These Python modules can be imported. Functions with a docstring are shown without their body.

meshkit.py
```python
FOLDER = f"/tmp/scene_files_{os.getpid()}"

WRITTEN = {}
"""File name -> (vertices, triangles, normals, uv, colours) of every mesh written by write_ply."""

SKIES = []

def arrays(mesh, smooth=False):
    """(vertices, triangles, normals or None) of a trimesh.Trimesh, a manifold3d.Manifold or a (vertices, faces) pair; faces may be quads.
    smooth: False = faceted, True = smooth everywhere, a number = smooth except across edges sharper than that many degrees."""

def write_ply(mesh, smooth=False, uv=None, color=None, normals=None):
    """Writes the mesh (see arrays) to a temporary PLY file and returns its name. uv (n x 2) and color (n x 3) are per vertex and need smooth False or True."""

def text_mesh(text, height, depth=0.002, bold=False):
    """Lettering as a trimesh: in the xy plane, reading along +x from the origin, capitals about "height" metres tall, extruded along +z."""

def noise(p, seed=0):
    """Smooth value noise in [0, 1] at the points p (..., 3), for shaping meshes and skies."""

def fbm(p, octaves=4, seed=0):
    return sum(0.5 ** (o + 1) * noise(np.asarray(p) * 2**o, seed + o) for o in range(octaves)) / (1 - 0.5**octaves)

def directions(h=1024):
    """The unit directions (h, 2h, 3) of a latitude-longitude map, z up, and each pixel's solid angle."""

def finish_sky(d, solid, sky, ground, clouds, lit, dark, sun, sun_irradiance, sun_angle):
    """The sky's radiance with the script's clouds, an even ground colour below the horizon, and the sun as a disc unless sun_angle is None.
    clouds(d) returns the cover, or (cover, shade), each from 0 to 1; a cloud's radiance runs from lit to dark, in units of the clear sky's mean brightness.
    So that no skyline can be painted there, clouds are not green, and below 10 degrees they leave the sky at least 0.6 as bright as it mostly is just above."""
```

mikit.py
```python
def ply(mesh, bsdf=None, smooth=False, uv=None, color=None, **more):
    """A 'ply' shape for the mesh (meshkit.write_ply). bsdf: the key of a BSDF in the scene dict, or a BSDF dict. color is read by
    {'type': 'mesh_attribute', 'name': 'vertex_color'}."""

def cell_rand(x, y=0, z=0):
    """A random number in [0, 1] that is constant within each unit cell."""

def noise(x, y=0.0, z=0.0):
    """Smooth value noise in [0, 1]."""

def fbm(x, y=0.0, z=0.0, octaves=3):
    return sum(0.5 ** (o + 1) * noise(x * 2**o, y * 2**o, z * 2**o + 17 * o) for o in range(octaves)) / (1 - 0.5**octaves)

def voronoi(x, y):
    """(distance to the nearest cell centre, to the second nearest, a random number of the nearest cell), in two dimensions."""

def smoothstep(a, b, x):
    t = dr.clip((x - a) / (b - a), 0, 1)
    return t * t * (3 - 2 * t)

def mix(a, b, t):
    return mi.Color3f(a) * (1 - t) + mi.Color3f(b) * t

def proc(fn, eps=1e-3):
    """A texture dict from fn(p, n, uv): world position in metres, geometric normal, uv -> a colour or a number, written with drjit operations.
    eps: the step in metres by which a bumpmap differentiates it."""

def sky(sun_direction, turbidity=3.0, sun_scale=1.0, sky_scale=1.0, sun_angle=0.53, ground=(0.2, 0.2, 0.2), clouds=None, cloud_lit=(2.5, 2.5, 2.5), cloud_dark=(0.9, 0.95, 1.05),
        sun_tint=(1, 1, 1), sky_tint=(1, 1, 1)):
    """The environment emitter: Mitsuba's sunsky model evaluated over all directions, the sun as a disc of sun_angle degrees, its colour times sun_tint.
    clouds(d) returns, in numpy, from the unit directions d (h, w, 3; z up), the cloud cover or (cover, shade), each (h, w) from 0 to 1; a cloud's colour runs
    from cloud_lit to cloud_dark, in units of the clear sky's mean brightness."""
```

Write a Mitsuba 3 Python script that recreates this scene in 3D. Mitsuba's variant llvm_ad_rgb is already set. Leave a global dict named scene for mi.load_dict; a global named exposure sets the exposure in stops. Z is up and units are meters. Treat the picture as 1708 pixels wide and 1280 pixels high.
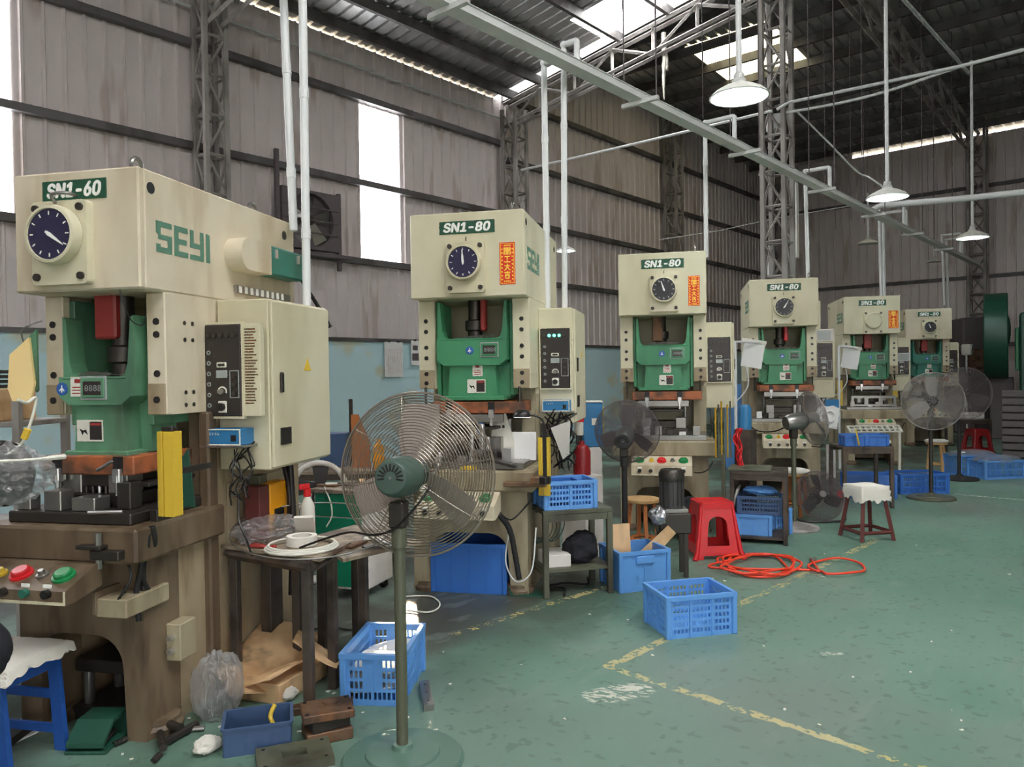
import math, random, glob
import numpy as np, trimesh, mitsuba as mi, drjit as dr, mikit, meshkit
from mikit import proc, noise, fbm, smoothstep, mix, cell_rand, voronoi
from shapely.geometry import Polygon, LineString, Point, box as sbox
from shapely.ops import unary_union
scene, labels = {}, {}
# ------------------------------------------------------------------ camera, sky, exposure
CAM = np.array([[-0.65386, 0.019944, 0.756352, 0.0], [0.756476, -0.001934, 0.654018, 0.0], [0.014507, 0.999799, -0.013823, 1.6], [0, 0, 0, 1]])
scene['camera'] = {'type': 'perspective', 'fov': 67.2, 'fov_axis': 'x', 'near_clip': 0.05, 'far_clip': 300.0, 'to_world': mi.ScalarTransform4f(CAM)}
SUN = (0.58, 0.69, 0.408)
SUN_SCALE = 7.0
scene['sky'] = mikit.sky(SUN, turbidity=4.0, sun_scale=SUN_SCALE, sky_scale=6.5, clouds=lambda d: np.ones(d.shape[:2]), cloud_lit=(2.3, 2.3, 2.3), ground=(0.25, 0.25, 0.24))
exposure = 1.88
WINDOW_GLOW, SKYLIGHT_GLOW, LAMP_GLOW = 2.8, 6.0, 14.0
# ------------------------------------------------------------------ helpers
rnd = random.Random(7)
def S(r, g, b):
    return tuple((c / 255 / 12.92) if c / 255 <= 0.04045 else ((c / 255 + 0.055) / 1.055) ** 2.4 for c in (r, g, b))
def numbered(k, used):
    if k not in used:
        return k
    n = 1
    while f'{k}_{n:03d}' in used:
        n += 1
    return f'{k}_{n:03d}'
USED = set()
def tf(loc=(0, 0, 0), rz=0, rx=0, ry=0, s=1.0):
    def R(a, i, j):
        m = np.eye(4); c, q = math.cos(math.radians(a)), math.sin(math.radians(a))
        m[i, i] = m[j, j] = c; m[i, j] = -q; m[j, i] = q
        return m
    m = np.eye(4); m[:3, 3] = loc
    return m @ R(rz, 0, 1) @ R(ry, 2, 0) @ R(rx, 1, 2) @ np.diag([s, s, s, 1])
def mv(m, *a, **k):
    M = a[0] if a and isinstance(a[0], np.ndarray) and a[0].shape == (4, 4) else tf(*a, **k)
    v, f = m
    return v @ M[:3, :3].T + M[:3, 3], f
def mir(m):
    v, f = m
    return v * [-1, 1, 1], f[:, ::-1]
PLY = {}
def shape(mesh, bsdf, smooth, M, emit=None):
    k = (id(mesh[0]), bsdf, smooth)
    if k not in PLY:
        PLY[k] = (mikit.ply(mesh, 'm_' + bsdf, smooth), mesh)
    d = dict(PLY[k][0])
    if M is not None:
        d['to_world'] = mi.ScalarTransform4f(M)
    if emit is not None:
        d['emitter'] = {'type': 'area', 'radiance': {'type': 'rgb', 'value': list(emit)}}
    return d
class Th:
    """One thing: a key, its place, and its parts (and their sub-parts)."""
    def __init__(s, name, label=None, cat=None, M=None, group=None, kind=None):
        s.key = numbered(name, USED); USED.add(s.key); s.M = np.eye(4) if M is None else M
        labels[s.key] = {k: v for k, v in (('label', label), ('category', cat), ('group', group), ('kind', kind)) if v}
    def part(s, name, mesh, bsdf, smooth=False, parent=None, label=None, emit=None, kind=None, M=None):
        k = numbered((parent or s.key) + '__' + name, USED); USED.add(k)
        scene[k] = shape(mesh, bsdf, smooth, s.M if M is None else s.M @ M, emit)
        e = {a: b for a, b in (('label', label), ('kind', kind)) if b}
        if e: labels[k] = e
        return k
    def body(s, mesh, bsdf, smooth=False, emit=None):
        scene[s.key] = shape(mesh, bsdf, smooth, s.M, emit)
        return s.key
def solo(name, label, cat, mesh, bsdf, smooth=False, M=None, group=None, kind=None, emit=None):
    t = Th(name, label, cat, M, group, kind); t.body(mesh, bsdf, smooth, emit); return t
def cat(ms):
    vs, fs, n = [], [], 0
    for v, f in ms:
        vs.append(v); fs.append(f + n); n += len(v)
    return np.vstack(vs), np.vstack(fs)
_sg = [(x, y, z, k) for x in (-1, 1) for y in (-1, 1) for z in (-1, 1) for k in range(3)]
_tv = np.array([[c * (1.0 if i == q[3] else 0.7) for i, c in enumerate(q[:3])] for q in _sg])
_h = trimesh.convex.convex_hull(_tv)
_map = [int(np.argmin(((_tv - v) ** 2).sum(1))) for v in _h.vertices]
BF = np.array([[_map[i] for i in f] for f in _h.faces])
_s3 = np.array([q[:3] for q in _sg], float); _kk = np.array([q[3] for q in _sg])
BX8 = np.array([[x, y, z] for x in (0, 1) for y in (0, 1) for z in (0, 1)], float)
BF8 = np.array([[0, 1, 3], [0, 3, 2], [4, 6, 7], [4, 7, 5], [0, 4, 5], [0, 5, 1], [2, 3, 7], [2, 7, 6], [0, 2, 6], [0, 6, 4], [1, 5, 7], [1, 7, 3]])
def bx(x0, x1, y0, y1, z0, z1, b=0.0):
    lo, hi = np.array([min(x0, x1), min(y0, y1), min(z0, z1)], float), np.array([max(x0, x1), max(y0, y1), max(z0, z1)], float)
    b = min(b, 0.45 * (hi - lo).min())
    if b <= 0:
        return lo + BX8 * (hi - lo), BF8
    c, h = (lo + hi) / 2, (hi - lo) / 2
    ins = np.full((24, 3), b); ins[np.arange(24), _kk] = 0
    return c + _s3 * (h - ins), BF
def frames(p, closed=False):
    p = np.asarray(p, float)
    t = (np.roll(p, -1, 0) - np.roll(p, 1, 0)) if closed else np.gradient(p, axis=0)
    t /= np.linalg.norm(t, axis=1, keepdims=True) + 1e-12
    a = np.cross(t[0], [0, 0, 1.0] if abs(t[0][2]) < 0.9 else [1.0, 0, 0]); a /= np.linalg.norm(a)
    A = [a]
    for i in range(1, len(p)):
        a = A[-1] - t[i] * np.dot(A[-1], t[i]); a /= np.linalg.norm(a) + 1e-12; A.append(a)
    A = np.array(A)
    return p, t, A, np.cross(t, A)
def tube(p, r, n=6, closed=False, cap=True):
    p, t, A, B = frames(p, closed)
    k = len(p); ang = np.arange(n) * 2 * np.pi / n; r = np.broadcast_to(r, (k,))
    v = p[:, None] + r[:, None, None] * (np.cos(ang)[None, :, None] * A[:, None] + np.sin(ang)[None, :, None] * B[:, None])
    i, j = np.meshgrid(np.arange(k if closed else k - 1), np.arange(n), indexing='ij')
    i2, j2 = (i + 1) % k, (j + 1) % n
    q = np.stack([i * n + j, i * n + j2, i2 * n + j2, i2 * n + j], -1).reshape(-1, 4)
    f = np.vstack([q[:, [0, 1, 2]], q[:, [0, 2, 3]]]); v = v.reshape(-1, 3)
    if cap and not closed:
        m = len(v); v = np.vstack([v, p[0], p[-1]]); j = np.arange(n); j2 = (j + 1) % n
        f = np.vstack([f, np.stack([np.full(n, m), j2, j], 1), np.stack([np.full(n, m + 1), (k - 1) * n + j, (k - 1) * n + j2], 1)])
    return v, f
def cyl(p0, p1, r, n=14, r1=None):
    return tube([p0, p1], [r, r if r1 is None else r1], n)
def lathe(prof, n=24, cap=True):
    """prof: (r, z) from bottom to top, outside going up; revolved about z."""
    pr = np.array(prof, float); k = len(pr); a = np.arange(n) * 2 * np.pi / n
    v = np.stack([pr[:, :1] * np.cos(a), pr[:, :1] * np.sin(a), np.repeat(pr[:, 1:], n, 1)], -1).reshape(-1, 3)
    i, j = np.meshgrid(np.arange(k - 1), np.arange(n), indexing='ij'); j2 = (j + 1) % n
    q = np.stack([i * n + j, i * n + j2, (i + 1) * n + j2, (i + 1) * n + j], -1).reshape(-1, 4)
    return v, np.vstack([q[:, [0, 1, 2]], q[:, [0, 2, 3]]])
AXY = {'xy': np.eye(3), 'xz': np.array([[1, 0, 0], [0, 0, -1], [0, 1, 0.0]]), 'yz': np.array([[0, 0, 1], [1, 0, 0], [0, 1, 0.0]])}
def ext(poly, d0, d1, plane='xy'):
    """A polygon (points or shapely) in the named plane, given thickness from d0 to d1 along the third axis."""
    if not hasattr(poly, 'geom_type'):
        poly = Polygon(poly)
    out = []
    for g in getattr(poly, 'geoms', [poly]):
        m = trimesh.creation.extrude_polygon(g, abs(d1 - d0), engine='earcut')
        v = np.array(m.vertices); v[:, 2] += min(d0, d1)
        if plane == 'xz':
            v = np.stack([v[:, 0], v[:, 2], v[:, 1]], 1); f = np.array(m.faces)[:, ::-1]
        elif plane == 'yz':
            v = np.stack([v[:, 2], v[:, 0], v[:, 1]], 1); f = np.array(m.faces)
        else:
            f = np.array(m.faces)
        out.append((v, f))
    return cat(out)
def rrect(x0, x1, y0, y1, r):
    return sbox(x0 + r, y0 + r, x1 - r, y1 - r).buffer(r, quad_segs=4)
def text(s, h, d=0.002, bold=True, slant=0.0, wide=1.0, thick=0.0):
    """lettering in the xz plane facing -y, from x = 0, on z = 0, centred nowhere"""
    m = meshkit.text_mesh(s, h, d, bold); v = np.array(m.vertices); f = np.array(m.faces)
    if thick:
        f = np.vstack([f + len(v) * i for i in range(5)]); v = np.vstack([v + (x * thick, y * thick, 0) for x, y in ((0, 0), (1, 0), (-1, 0), (0, .7), (0, -.7))])
    x = v[:, 0] * wide + slant * v[:, 1]; x -= x.min()
    return np.stack([x, -v[:, 2], v[:, 1]], 1), f
def lines(segs, w, d, s=1.0):
    """stroke lettering in the xz plane facing -y"""
    u = unary_union([LineString([(x * s, y * s) for x, y in q]).buffer(w / 2, cap_style=2, join_style=2) for q in segs])
    return ext(u, -d, 0, 'xz')
def bezier(pts, n=24):
    """a smooth curve through the points"""
    p = np.array(pts, float)
    if len(p) < 3:
        return p
    q = np.vstack([2 * p[0] - p[1], p, 2 * p[-1] - p[-2]]); out = []
    m = max(2, n // (len(p) - 1))
    for i in range(1, len(q) - 2):
        t = np.linspace(0, 1, m, endpoint=False)[:, None]
        a, b, c, d = q[i - 1], q[i], q[i + 1], q[i + 2]
        out.append(0.5 * (2 * b + (c - a) * t + (2 * a - 5 * b + 4 * c - d) * t ** 2 + (3 * b - a - 3 * c + d) * t ** 3))
    return np.vstack(out + [p[-1:]])
def crumple(r, seed, sub=3, amp=0.35, sq=(1, 1, 1), f=2.2, ridge=0.0, az=1.0):
    m = trimesh.creation.icosphere(sub); v0 = np.array(m.vertices); v = v0 * [1, 1, az]
    n = meshkit.fbm(v * f + seed * 3.7, 3, seed) - 0.5
    rid = np.abs(meshkit.noise(v * f * 1.7 + seed, seed + 5) - 0.5)
    if ridge:
        v = v * (1 + ridge * (np.abs(meshkit.fbm(v * 4.0 + seed * 1.3, 3, seed + 9) - 0.5) * 2 - .3))[:, None]
    v = (v0 if not ridge else v / [1, 1, az]) * (1 + amp * (n * 1.6 - rid))[:, None] * r * np.array(sq)
    return v, np.array(m.faces)
# ------------------------------------------------------------------ materials
def mat(name, color, rough=0.5, metal=0.0, spec=0.5, **k):
    c = proc(color) if callable(color) else {'type': 'rgb', 'value': list(color)}
    r = proc(rough) if callable(rough) else float(rough)
    scene['m_' + name] = {'type': 'twosided', 'bsdf': {'type': 'principled', 'base_color': c, 'roughness': r, 'metallic': float(metal), 'specular': float(spec), **k}}
def grime(base, dirt, s=3.0, a=0.5, b=0.75, zs=0.35, dirt2=None):
    def fn(p, n, uv):
        g = fbm(p.x * s, p.y * s, p.z * s * zs, 4)
        c = mix(base, dirt, smoothstep(a, b, g))
        if dirt2 is not None:
            g2 = fbm(p.x * s * 2.3 + 9, p.y * s * 2.3, p.z * s * 0.5, 4)
            c = mix(c, dirt2, smoothstep(0.45, 0.85, g2) * 0.8)
        return c
    return fn
BEIGE = S(203, 197, 170)
mat('press_beige', grime(BEIGE, S(186, 178, 148), 2.2, 0.45, 0.8), 0.42)
mat('press_beige_old', grime(S(204, 193, 170), S(184, 170, 144), 3.0, 0.42, 0.8, 0.25, S(172, 154, 124)), 0.5)
mat('press_oily', grime(S(112, 97, 78), S(80, 64, 47), 5.0, 0.25, 0.75, 0.12, S(62, 47, 34)), 0.5)  # oil grime, plus shade of the lower front put into the tone
mat('press_flank', grime(S(164, 150, 124), S(132, 114, 88), 5.0, 0.25, 0.8, 0.1, S(126, 106, 80)), 0.5)
mat('press_oily_light', grime(S(160, 150, 124), S(122, 108, 84), 5.0, 0.3, 0.8, 0.15, S(104, 88, 64)), 0.5)
mat('slide_green', grime(S(66, 136, 96), S(50, 108, 78), 3.0, 0.45, 0.75), 0.38)
mat('slide_green_old', grime(S(92, 140, 108), S(64, 98, 78), 4.0, 0.4, 0.75, 0.5, S(74, 88, 70)), 0.45)
mat('slide_teal', S(40, 105, 90), 0.4)
mat('orange', grime(S(158, 88, 52), S(84, 58, 44), 8.0, 0.35, 0.65, 1.0), 0.5)  # tone darkened for shade on the plate, with dirt patches over it
mat('sign_green', S(22, 72, 50), 0.5)
mat('logo_green', S(84, 124, 104), 0.5)
mat('white', S(232, 232, 226), 0.5)
mat('offwhite', S(214, 212, 200), 0.55)
mat('paper', S(224, 224, 222), 0.8)
mat('black', S(26, 24, 24), 0.4)
mat('panel_black', S(44, 38, 36), 0.35)
mat('rubber', S(30, 30, 30), 0.7)
mat('dark_steel', S(70, 66, 62), 0.4, 0.7)
mat('steel', S(150, 148, 144), 0.3, 0.85)
mat('bright_steel', S(205, 205, 205), 0.22, 0.9)
mat('base_green', S(84, 112, 100), 0.4)
mat('dial_navy', S(40, 36, 66), 0.25)
mat('dial_black', S(34, 34, 40), 0.25)
mat('red_paper', S(206, 50, 26), 0.55)
mat('gold', S(245, 190, 70), 0.45)
mat('red', S(200, 34, 40), 0.35)
mat('red_faded', S(150, 52, 48), 0.45)
mat('red_dark', S(130, 26, 30), 0.4)
mat('yellow', S(210, 176, 56), 0.4)
mat('yellow_dark', S(170, 132, 30), 0.4)
mat('orange_yellow', S(236, 160, 20), 0.45)
mat('pale_yellow', S(255, 226, 160), 0.6)  # window glow on the guard flap put into this pale tone
mat('button_green', S(26, 120, 66), 0.3)
mat('blue_box', S(44, 112, 160), 0.4)
mat('blue_label', S(48, 90, 160), 0.4)
mat('plastic_blue', S(92, 148, 212), 0.38)
mat('plastic_blue_deep', S(52, 106, 184), 0.4)
mat('plastic_blue_stool', S(36, 78, 150), 0.35)
mat('plastic_navy', S(60, 82, 116), 0.4)
mat('hose_orange', S(232, 72, 46), 0.35)
mat('pipe_grey', S(196, 198, 196), 0.45)
mat('pipe_white', S(214, 216, 216), 0.4)
mat('lattice_paint', grime(S(150, 146, 142), S(118, 112, 108), 5.0, 0.4, 0.7), 0.5)
mat('iron_dark', S(88, 80, 82), 0.55)
mat('fan_green', S(66, 84, 76), 0.35)
mat('fan_wire', S(150, 140, 128), 0.3, 0.75)
mat('fan_blade', S(150, 138, 130), 0.35)
mat('pole_olive', S(88, 90, 74), 0.4, 0.2)
mat('fan_dark', S(58, 56, 56), 0.4)
mat('table_steel', grime(S(74, 66, 60), S(50, 42, 38), 6.0, 0.4, 0.7, 1.0, S(96, 78, 62)), 0.5, 0.2)
mat('table_green', grime(S(84, 86, 70), S(58, 56, 46), 6.0, 0.4, 0.7), 0.5)
mat('table_top', grime(S(150, 136, 118), S(92, 78, 64), 7.0, 0.4, 0.7, 1.0, S(72, 60, 48)), 0.5)
mat('wood_pale', lambda p, n, uv: mix(S(206, 172, 122), S(170, 128, 80), fbm(p.x * 14, p.y * 14, p.z * 3, 3)), 0.5)
mat('wood_orange', S(176, 106, 56), 0.5)
mat('stool_maroon', S(92, 44, 42), 0.45)
mat('cardboard', grime(S(214, 180, 138), S(180, 140, 98), 5.0, 0.45, 0.75, 1.0, S(120, 90, 60)), 0.8)
mat('rust', grime(S(110, 84, 64), S(70, 54, 44), 9.0, 0.4, 0.7, 1.0, S(126, 84, 52)), 0.6, 0.3)
mat('cabinet_green', S(14, 112, 82), 0.4)
mat('cabinet_white', grime(S(210, 206, 200), S(176, 168, 158), 3.0, 0.5, 0.8), 0.5)
mat('foil', S(190, 190, 196), 0.3, 0.8)
mat('cloth_white', S(214, 210, 200), 0.9)
mat('cloth_dark', S(28, 28, 34), 0.9)
mat('machine_green', S(34, 74, 60), 0.4)
mat('screen_grey', S(150, 156, 154), 0.2)
mat('teal_box', S(40, 100, 84), 0.4)
scene['m_clear_plastic'] = {'type': 'thindielectric', 'int_ior': 1.35}
scene['m_milky_plastic'] = {'type': 'principledthin', 'base_color': {'type': 'rgb', 'value': [0.95, 0.955, 0.97]}, 'roughness': 0.08, 'spec_trans': 0.85, 'diff_trans': 0.7}
scene['m_water_bottle'] = {'type': 'thindielectric', 'int_ior': 1.33}
# ------------------------------------------------------------------ the hall
YL, XT, XF, YR, XB = 10.5, 12.0, 25.0, -9.0, -6.5       # left wall, truss line, far wall, right wall, back wall
def roofz(y):
    return 7.24 + 0.16 * (YL - max(y, 1.0)) - 0.16 * max(0.0, 1.0 - y) * 1.0
def roof2z(x):
    return 8.13 + 0.07 * (XF - x)
def concrete(p, n, uv):
    c = mix(S(106, 134, 120), S(94, 122, 108), fbm(p.x * 1.3, p.y * 1.3, 0, 4))
    c = mix(c, S(108, 118, 111), smoothstep(0.4, 0.75, fbm(p.x * 0.55 + 7, p.y * 0.55 + 3, 1.5, 4)))
    near = smoothstep(2.4, 3.6, p.y + 0.9 * (fbm(p.x * 0.8, p.y * 0.8, 2.0, 3) - 0.5))
    c = mix(c, mix(S(72, 78, 70), S(58, 56, 50), fbm(p.x * 2.3, p.y * 2.3, 4.0, 4)), near * smoothstep(0.25, 0.6, fbm(p.x * 1.6, p.y * 1.6, 5.0, 4)))
    c = mix(c, S(76, 116, 96), smoothstep(0.5, 0.8, fbm(p.x * 0.9 + 21, p.y * 1.3, 6.0, 3)) * 0.4)
    c = mix(c, S(118, 130, 122), smoothstep(0.64, 0.8, fbm(p.x * 3.1, p.y * 9.0, 2.0, 5)) * 0.3)
    c = mix(c, S(60, 66, 60), smoothstep(0.70, 0.80, fbm(p.x * 24.0, p.y * 24.0, 7.0, 2)) * 0.25)
    def seg(ax, ay, bx_, by_, w):
        dx, dy = bx_ - ax, by_ - ay
        t = dr.clip(((p.x - ax) * dx + (p.y - ay) * dy) / (dx * dx + dy * dy), 0, 1)
        d = dr.sqrt(dr.square(p.x - ax - t * dx) + dr.square(p.y - ay - t * dy))
        return 1 - smoothstep(w * 0.75, w, d + 0.025 * (fbm(p.x * 26, p.y * 26, 0, 2) - 0.5))
    wear = fbm(p.x * 17, p.y * 17, 3, 3)
    w2 = fbm(p.x * 2.7, p.y * 2.7, 8, 2)
    a = dr.maximum(seg(3.47, 2.34, 7.6, 2.12, 0.036), seg(3.47, 2.34, 3.36, 0.80, 0.030))
    a = dr.maximum(a, seg(3.36, 0.80, 3.2, -5, 0.03))
    a = dr.maximum(a, seg(3.3, 3.37, 4.75, 3.22, 0.035))
    c = mix(c, mix(S(190, 166, 84), S(190, 180, 138), w2), a * 0.75 * smoothstep(0.46, 0.60, 0.5 * wear + 0.5 * fbm(p.x * 60, p.y * 60, 1, 2) + 0.35 * (w2 - 0.5)))
    b = dr.maximum(seg(10.9, 2.12, 10.75, -1.5, 0.04), seg(3.13, 2.16, 3.30, 2.06, 0.10))
    b = dr.maximum(b, dr.maximum(seg(4.38, 1.50, 4.44, 1.44, 0.03), seg(6.1, 2.2, 6.02, 2.08, 0.03)))
    c = mix(c, S(205, 202, 188), b * 0.8 * smoothstep(0.48, 0.6, fbm(p.x * 110 + p.y * 40, p.y * 34, 5, 3)))
    return c
mat('floor_paint', concrete, lambda p, n, uv: 0.34 + 0.3 * fbm(p.x * 2.0, p.y * 2.0, 3, 3), 0, 0.5)
mat('ground', S(130, 128, 122), 0.9)
def sheet(p, n, uv):
    c = mix(S(214, 205, 204), S(196, 187, 185), fbm(p.x * 1.4, p.y * 1.4, p.z * 0.5, 3))
    return mix(c, S(184, 172, 166), smoothstep(0.6, 0.75, fbm(p.x * 5, p.y * 5, p.z * 0.8, 3)))
mat('wall_sheet', sheet, 0.5, 0.1)
def plaster(p, n, uv):
    c = mix(S(196, 224, 230), S(182, 212, 218), fbm(p.x * 1.2, p.y, p.z * 1.2, 3))
    return mix(c, S(196, 196, 168), smoothstep(0.56, 0.68, fbm(p.x * 1.1 + 4, p.y, p.z * 0.9 + 2, 4)) * 0.8)
mat('wall_plaster', plaster, 0.8)
mat('roof_sheet', grime(S(200, 200, 198), S(180, 180, 180), 1.2, 0.4, 0.7), 0.32, 0.8)
mat('purlin', grime(S(96, 94, 94), S(74, 70, 68), 3.0, 0.4, 0.7), 0.55, 0.2)
mat('fibreglass', S(238, 238, 232), 0.5)
labels['floor'] = {'kind': 'structure', 'label': 'worn green painted concrete floor with faded yellow lines'}
scene['floor'] = mikit.ply(bx(XB - 0.2, XF + 0.3, YR - 0.2, YL + 0.3, -0.12, 0.0), 'm_floor_paint')
labels['ground'] = {'kind': 'structure', 'label': 'plain grey ground outside the hall'}
scene['ground'] = mikit.ply(bx(-60, 80, -60, 60, -0.4, -0.13), 'm_ground')
def profile(n, pitch, depth, rib=0.06, top=0.03):
    """cross-section (s, h) of a sheet with n trapezoid ribs"""
    out = []
    for i in range(n):
        o = i * pitch + pitch / 2
        out += [(o - rib / 2, 0), (o - top / 2, depth), (o + top / 2, depth), (o + rib / 2, 0)]
    return [(0, 0)] + out + [(n * pitch, 0)]
def corr(n, pitch, depth, length, thick=0.002):
    """corrugated sheet: ribs along +z, width along x, ribs stand towards +y"""
    p = np.array(profile(n, pitch, depth)); k = len(p)
    v = np.vstack([np.stack([p[:, 0], p[:, 1] + o, np.full(k, z)], 1) for o in (0, -thick) for z in (0, length)])
    f = []
    for i in range(k - 1):
        for a, fl in ((0, 0), (2, 1)):
            q = [a * k + i, a * k + i + 1, (a + 1) * k + i + 1, (a + 1) * k + i]
            if fl == 0: q = q[::-1]
            f += [[q[0], q[1], q[2]], [q[0], q[2], q[3]]]
    return v, np.array(f)
def setting(key, label):
    t = Th(key, label, None, kind='structure'); return t
PITCH = 0.24
def wall_sheets(t, x_from, x_to, axis, at, z0, z1, skip=(), bsdf='wall_sheet', flip=1, gap=0.0):
    """sheets 0.96 m wide side by side; skip: (a, b, s0, s1) leaves the band s0..s1 open between a and b"""
    s = x_from; m = {}
    while s < x_to - 0.01:
        w = min(4, max(1, int(round((x_to - s) / PITCH)))); L = [(z0, z1)]
        for a, b, s0, s1 in skip:
            if s + 0.48 > a and s + 0.48 < b:
                L = [(z0, s0), (s1, z1)]
        for a, b in L:
            if b - a < 0.05: continue
            k = (w, round(b - a, 3))
            if k not in m: m[k] = corr(w, PITCH, 0.028, b - a)
            M = tf((s, at, a)) if axis == 'x' else tf((at, s, a), rz=90)
            if axis == 'x' and flip < 0: M = tf((s + w * PITCH, at, a), rz=180)
            if axis == 'y' and flip < 0: M = tf((at, s + w * PITCH, a), rz=-90)
            t.part('sheet', m[k], bsdf, M=M)
        s += w * PITCH
# left wall: plaster below, sheets above, two translucent panels
HOLE = (8.78, 3.85, 9.06, 4.68)      # opening added to the narrow panel, placed so the low sunbeam reaches the crate
WIN = [(0.24, 3.12, 3.60, 6.25), (8.32, 9.2, 3.55, 6.22)]
wl = setting('wall_left', 'grey corrugated sheet wall over a pale blue plastered base behind the presses')
wl.part('base', bx(XB, XF, YL, YL + 0.2, 0, 2.2, 0.01), 'wall_plaster', label='pale blue plastered base with stains')
wl.part('drip_edge', bx(XB, XF, YL - 0.04, YL + 0.02, 2.17, 2.23), 'purlin')
s = XB
def band(x0, x1, z0, z1, bs='wall_sheet'):
    wall_sheets(wl, x0, x1, 'x', YL + 0.06, z0, z1, bsdf=bs, flip=-1)
band(XB, 0.24, 2.2, 7.205); band(3.12, 8.32, 2.2, 7.205); band(9.2, XT, 2.2, 7.205)
for a, b, z0, z1 in WIN:
    band(a, b, 2.2, z0); band(a, b, z1, 7.205)
band(XT, XF, 2.2, 9.5, 'wall_sheet')
for z in (3.53, 4.86, 6.30):
    wl.part('girt', bx(XB, XT, YL - 0.07, YL + 0.05, z - 0.05, z + 0.05), 'purlin')
wl.part('conduit', tube([(XB, YL - 0.05, 6.78), (XT, YL - 0.05, 6.80)], 0.022, 6), 'pipe_grey')
for z in (3.55, 4.78, 6.0, 7.25):
    wl.part('girt', bx(XT, XF, YL - 0.07, YL + 0.05, z - 0.05, z + 0.05), 'purlin')
for i, (a, b, z0, z1) in enumerate(WIN):
    k = f'window_{i + 1}'
    w = setting(k, ('wide' if i == 0 else 'narrow upright') + ' translucent sheet panel glowing white with daylight in the left wall')
    pane = sbox(a, z0, b, z1)
    if i == 1: pane = pane.difference(sbox(*HOLE))
    w.body(ext(pane, YL + 0.05, YL + 0.054, 'xz'), 'fibreglass', emit=(WINDOW_GLOW, WINDOW_GLOW, WINDOW_GLOW * 1.02))
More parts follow.
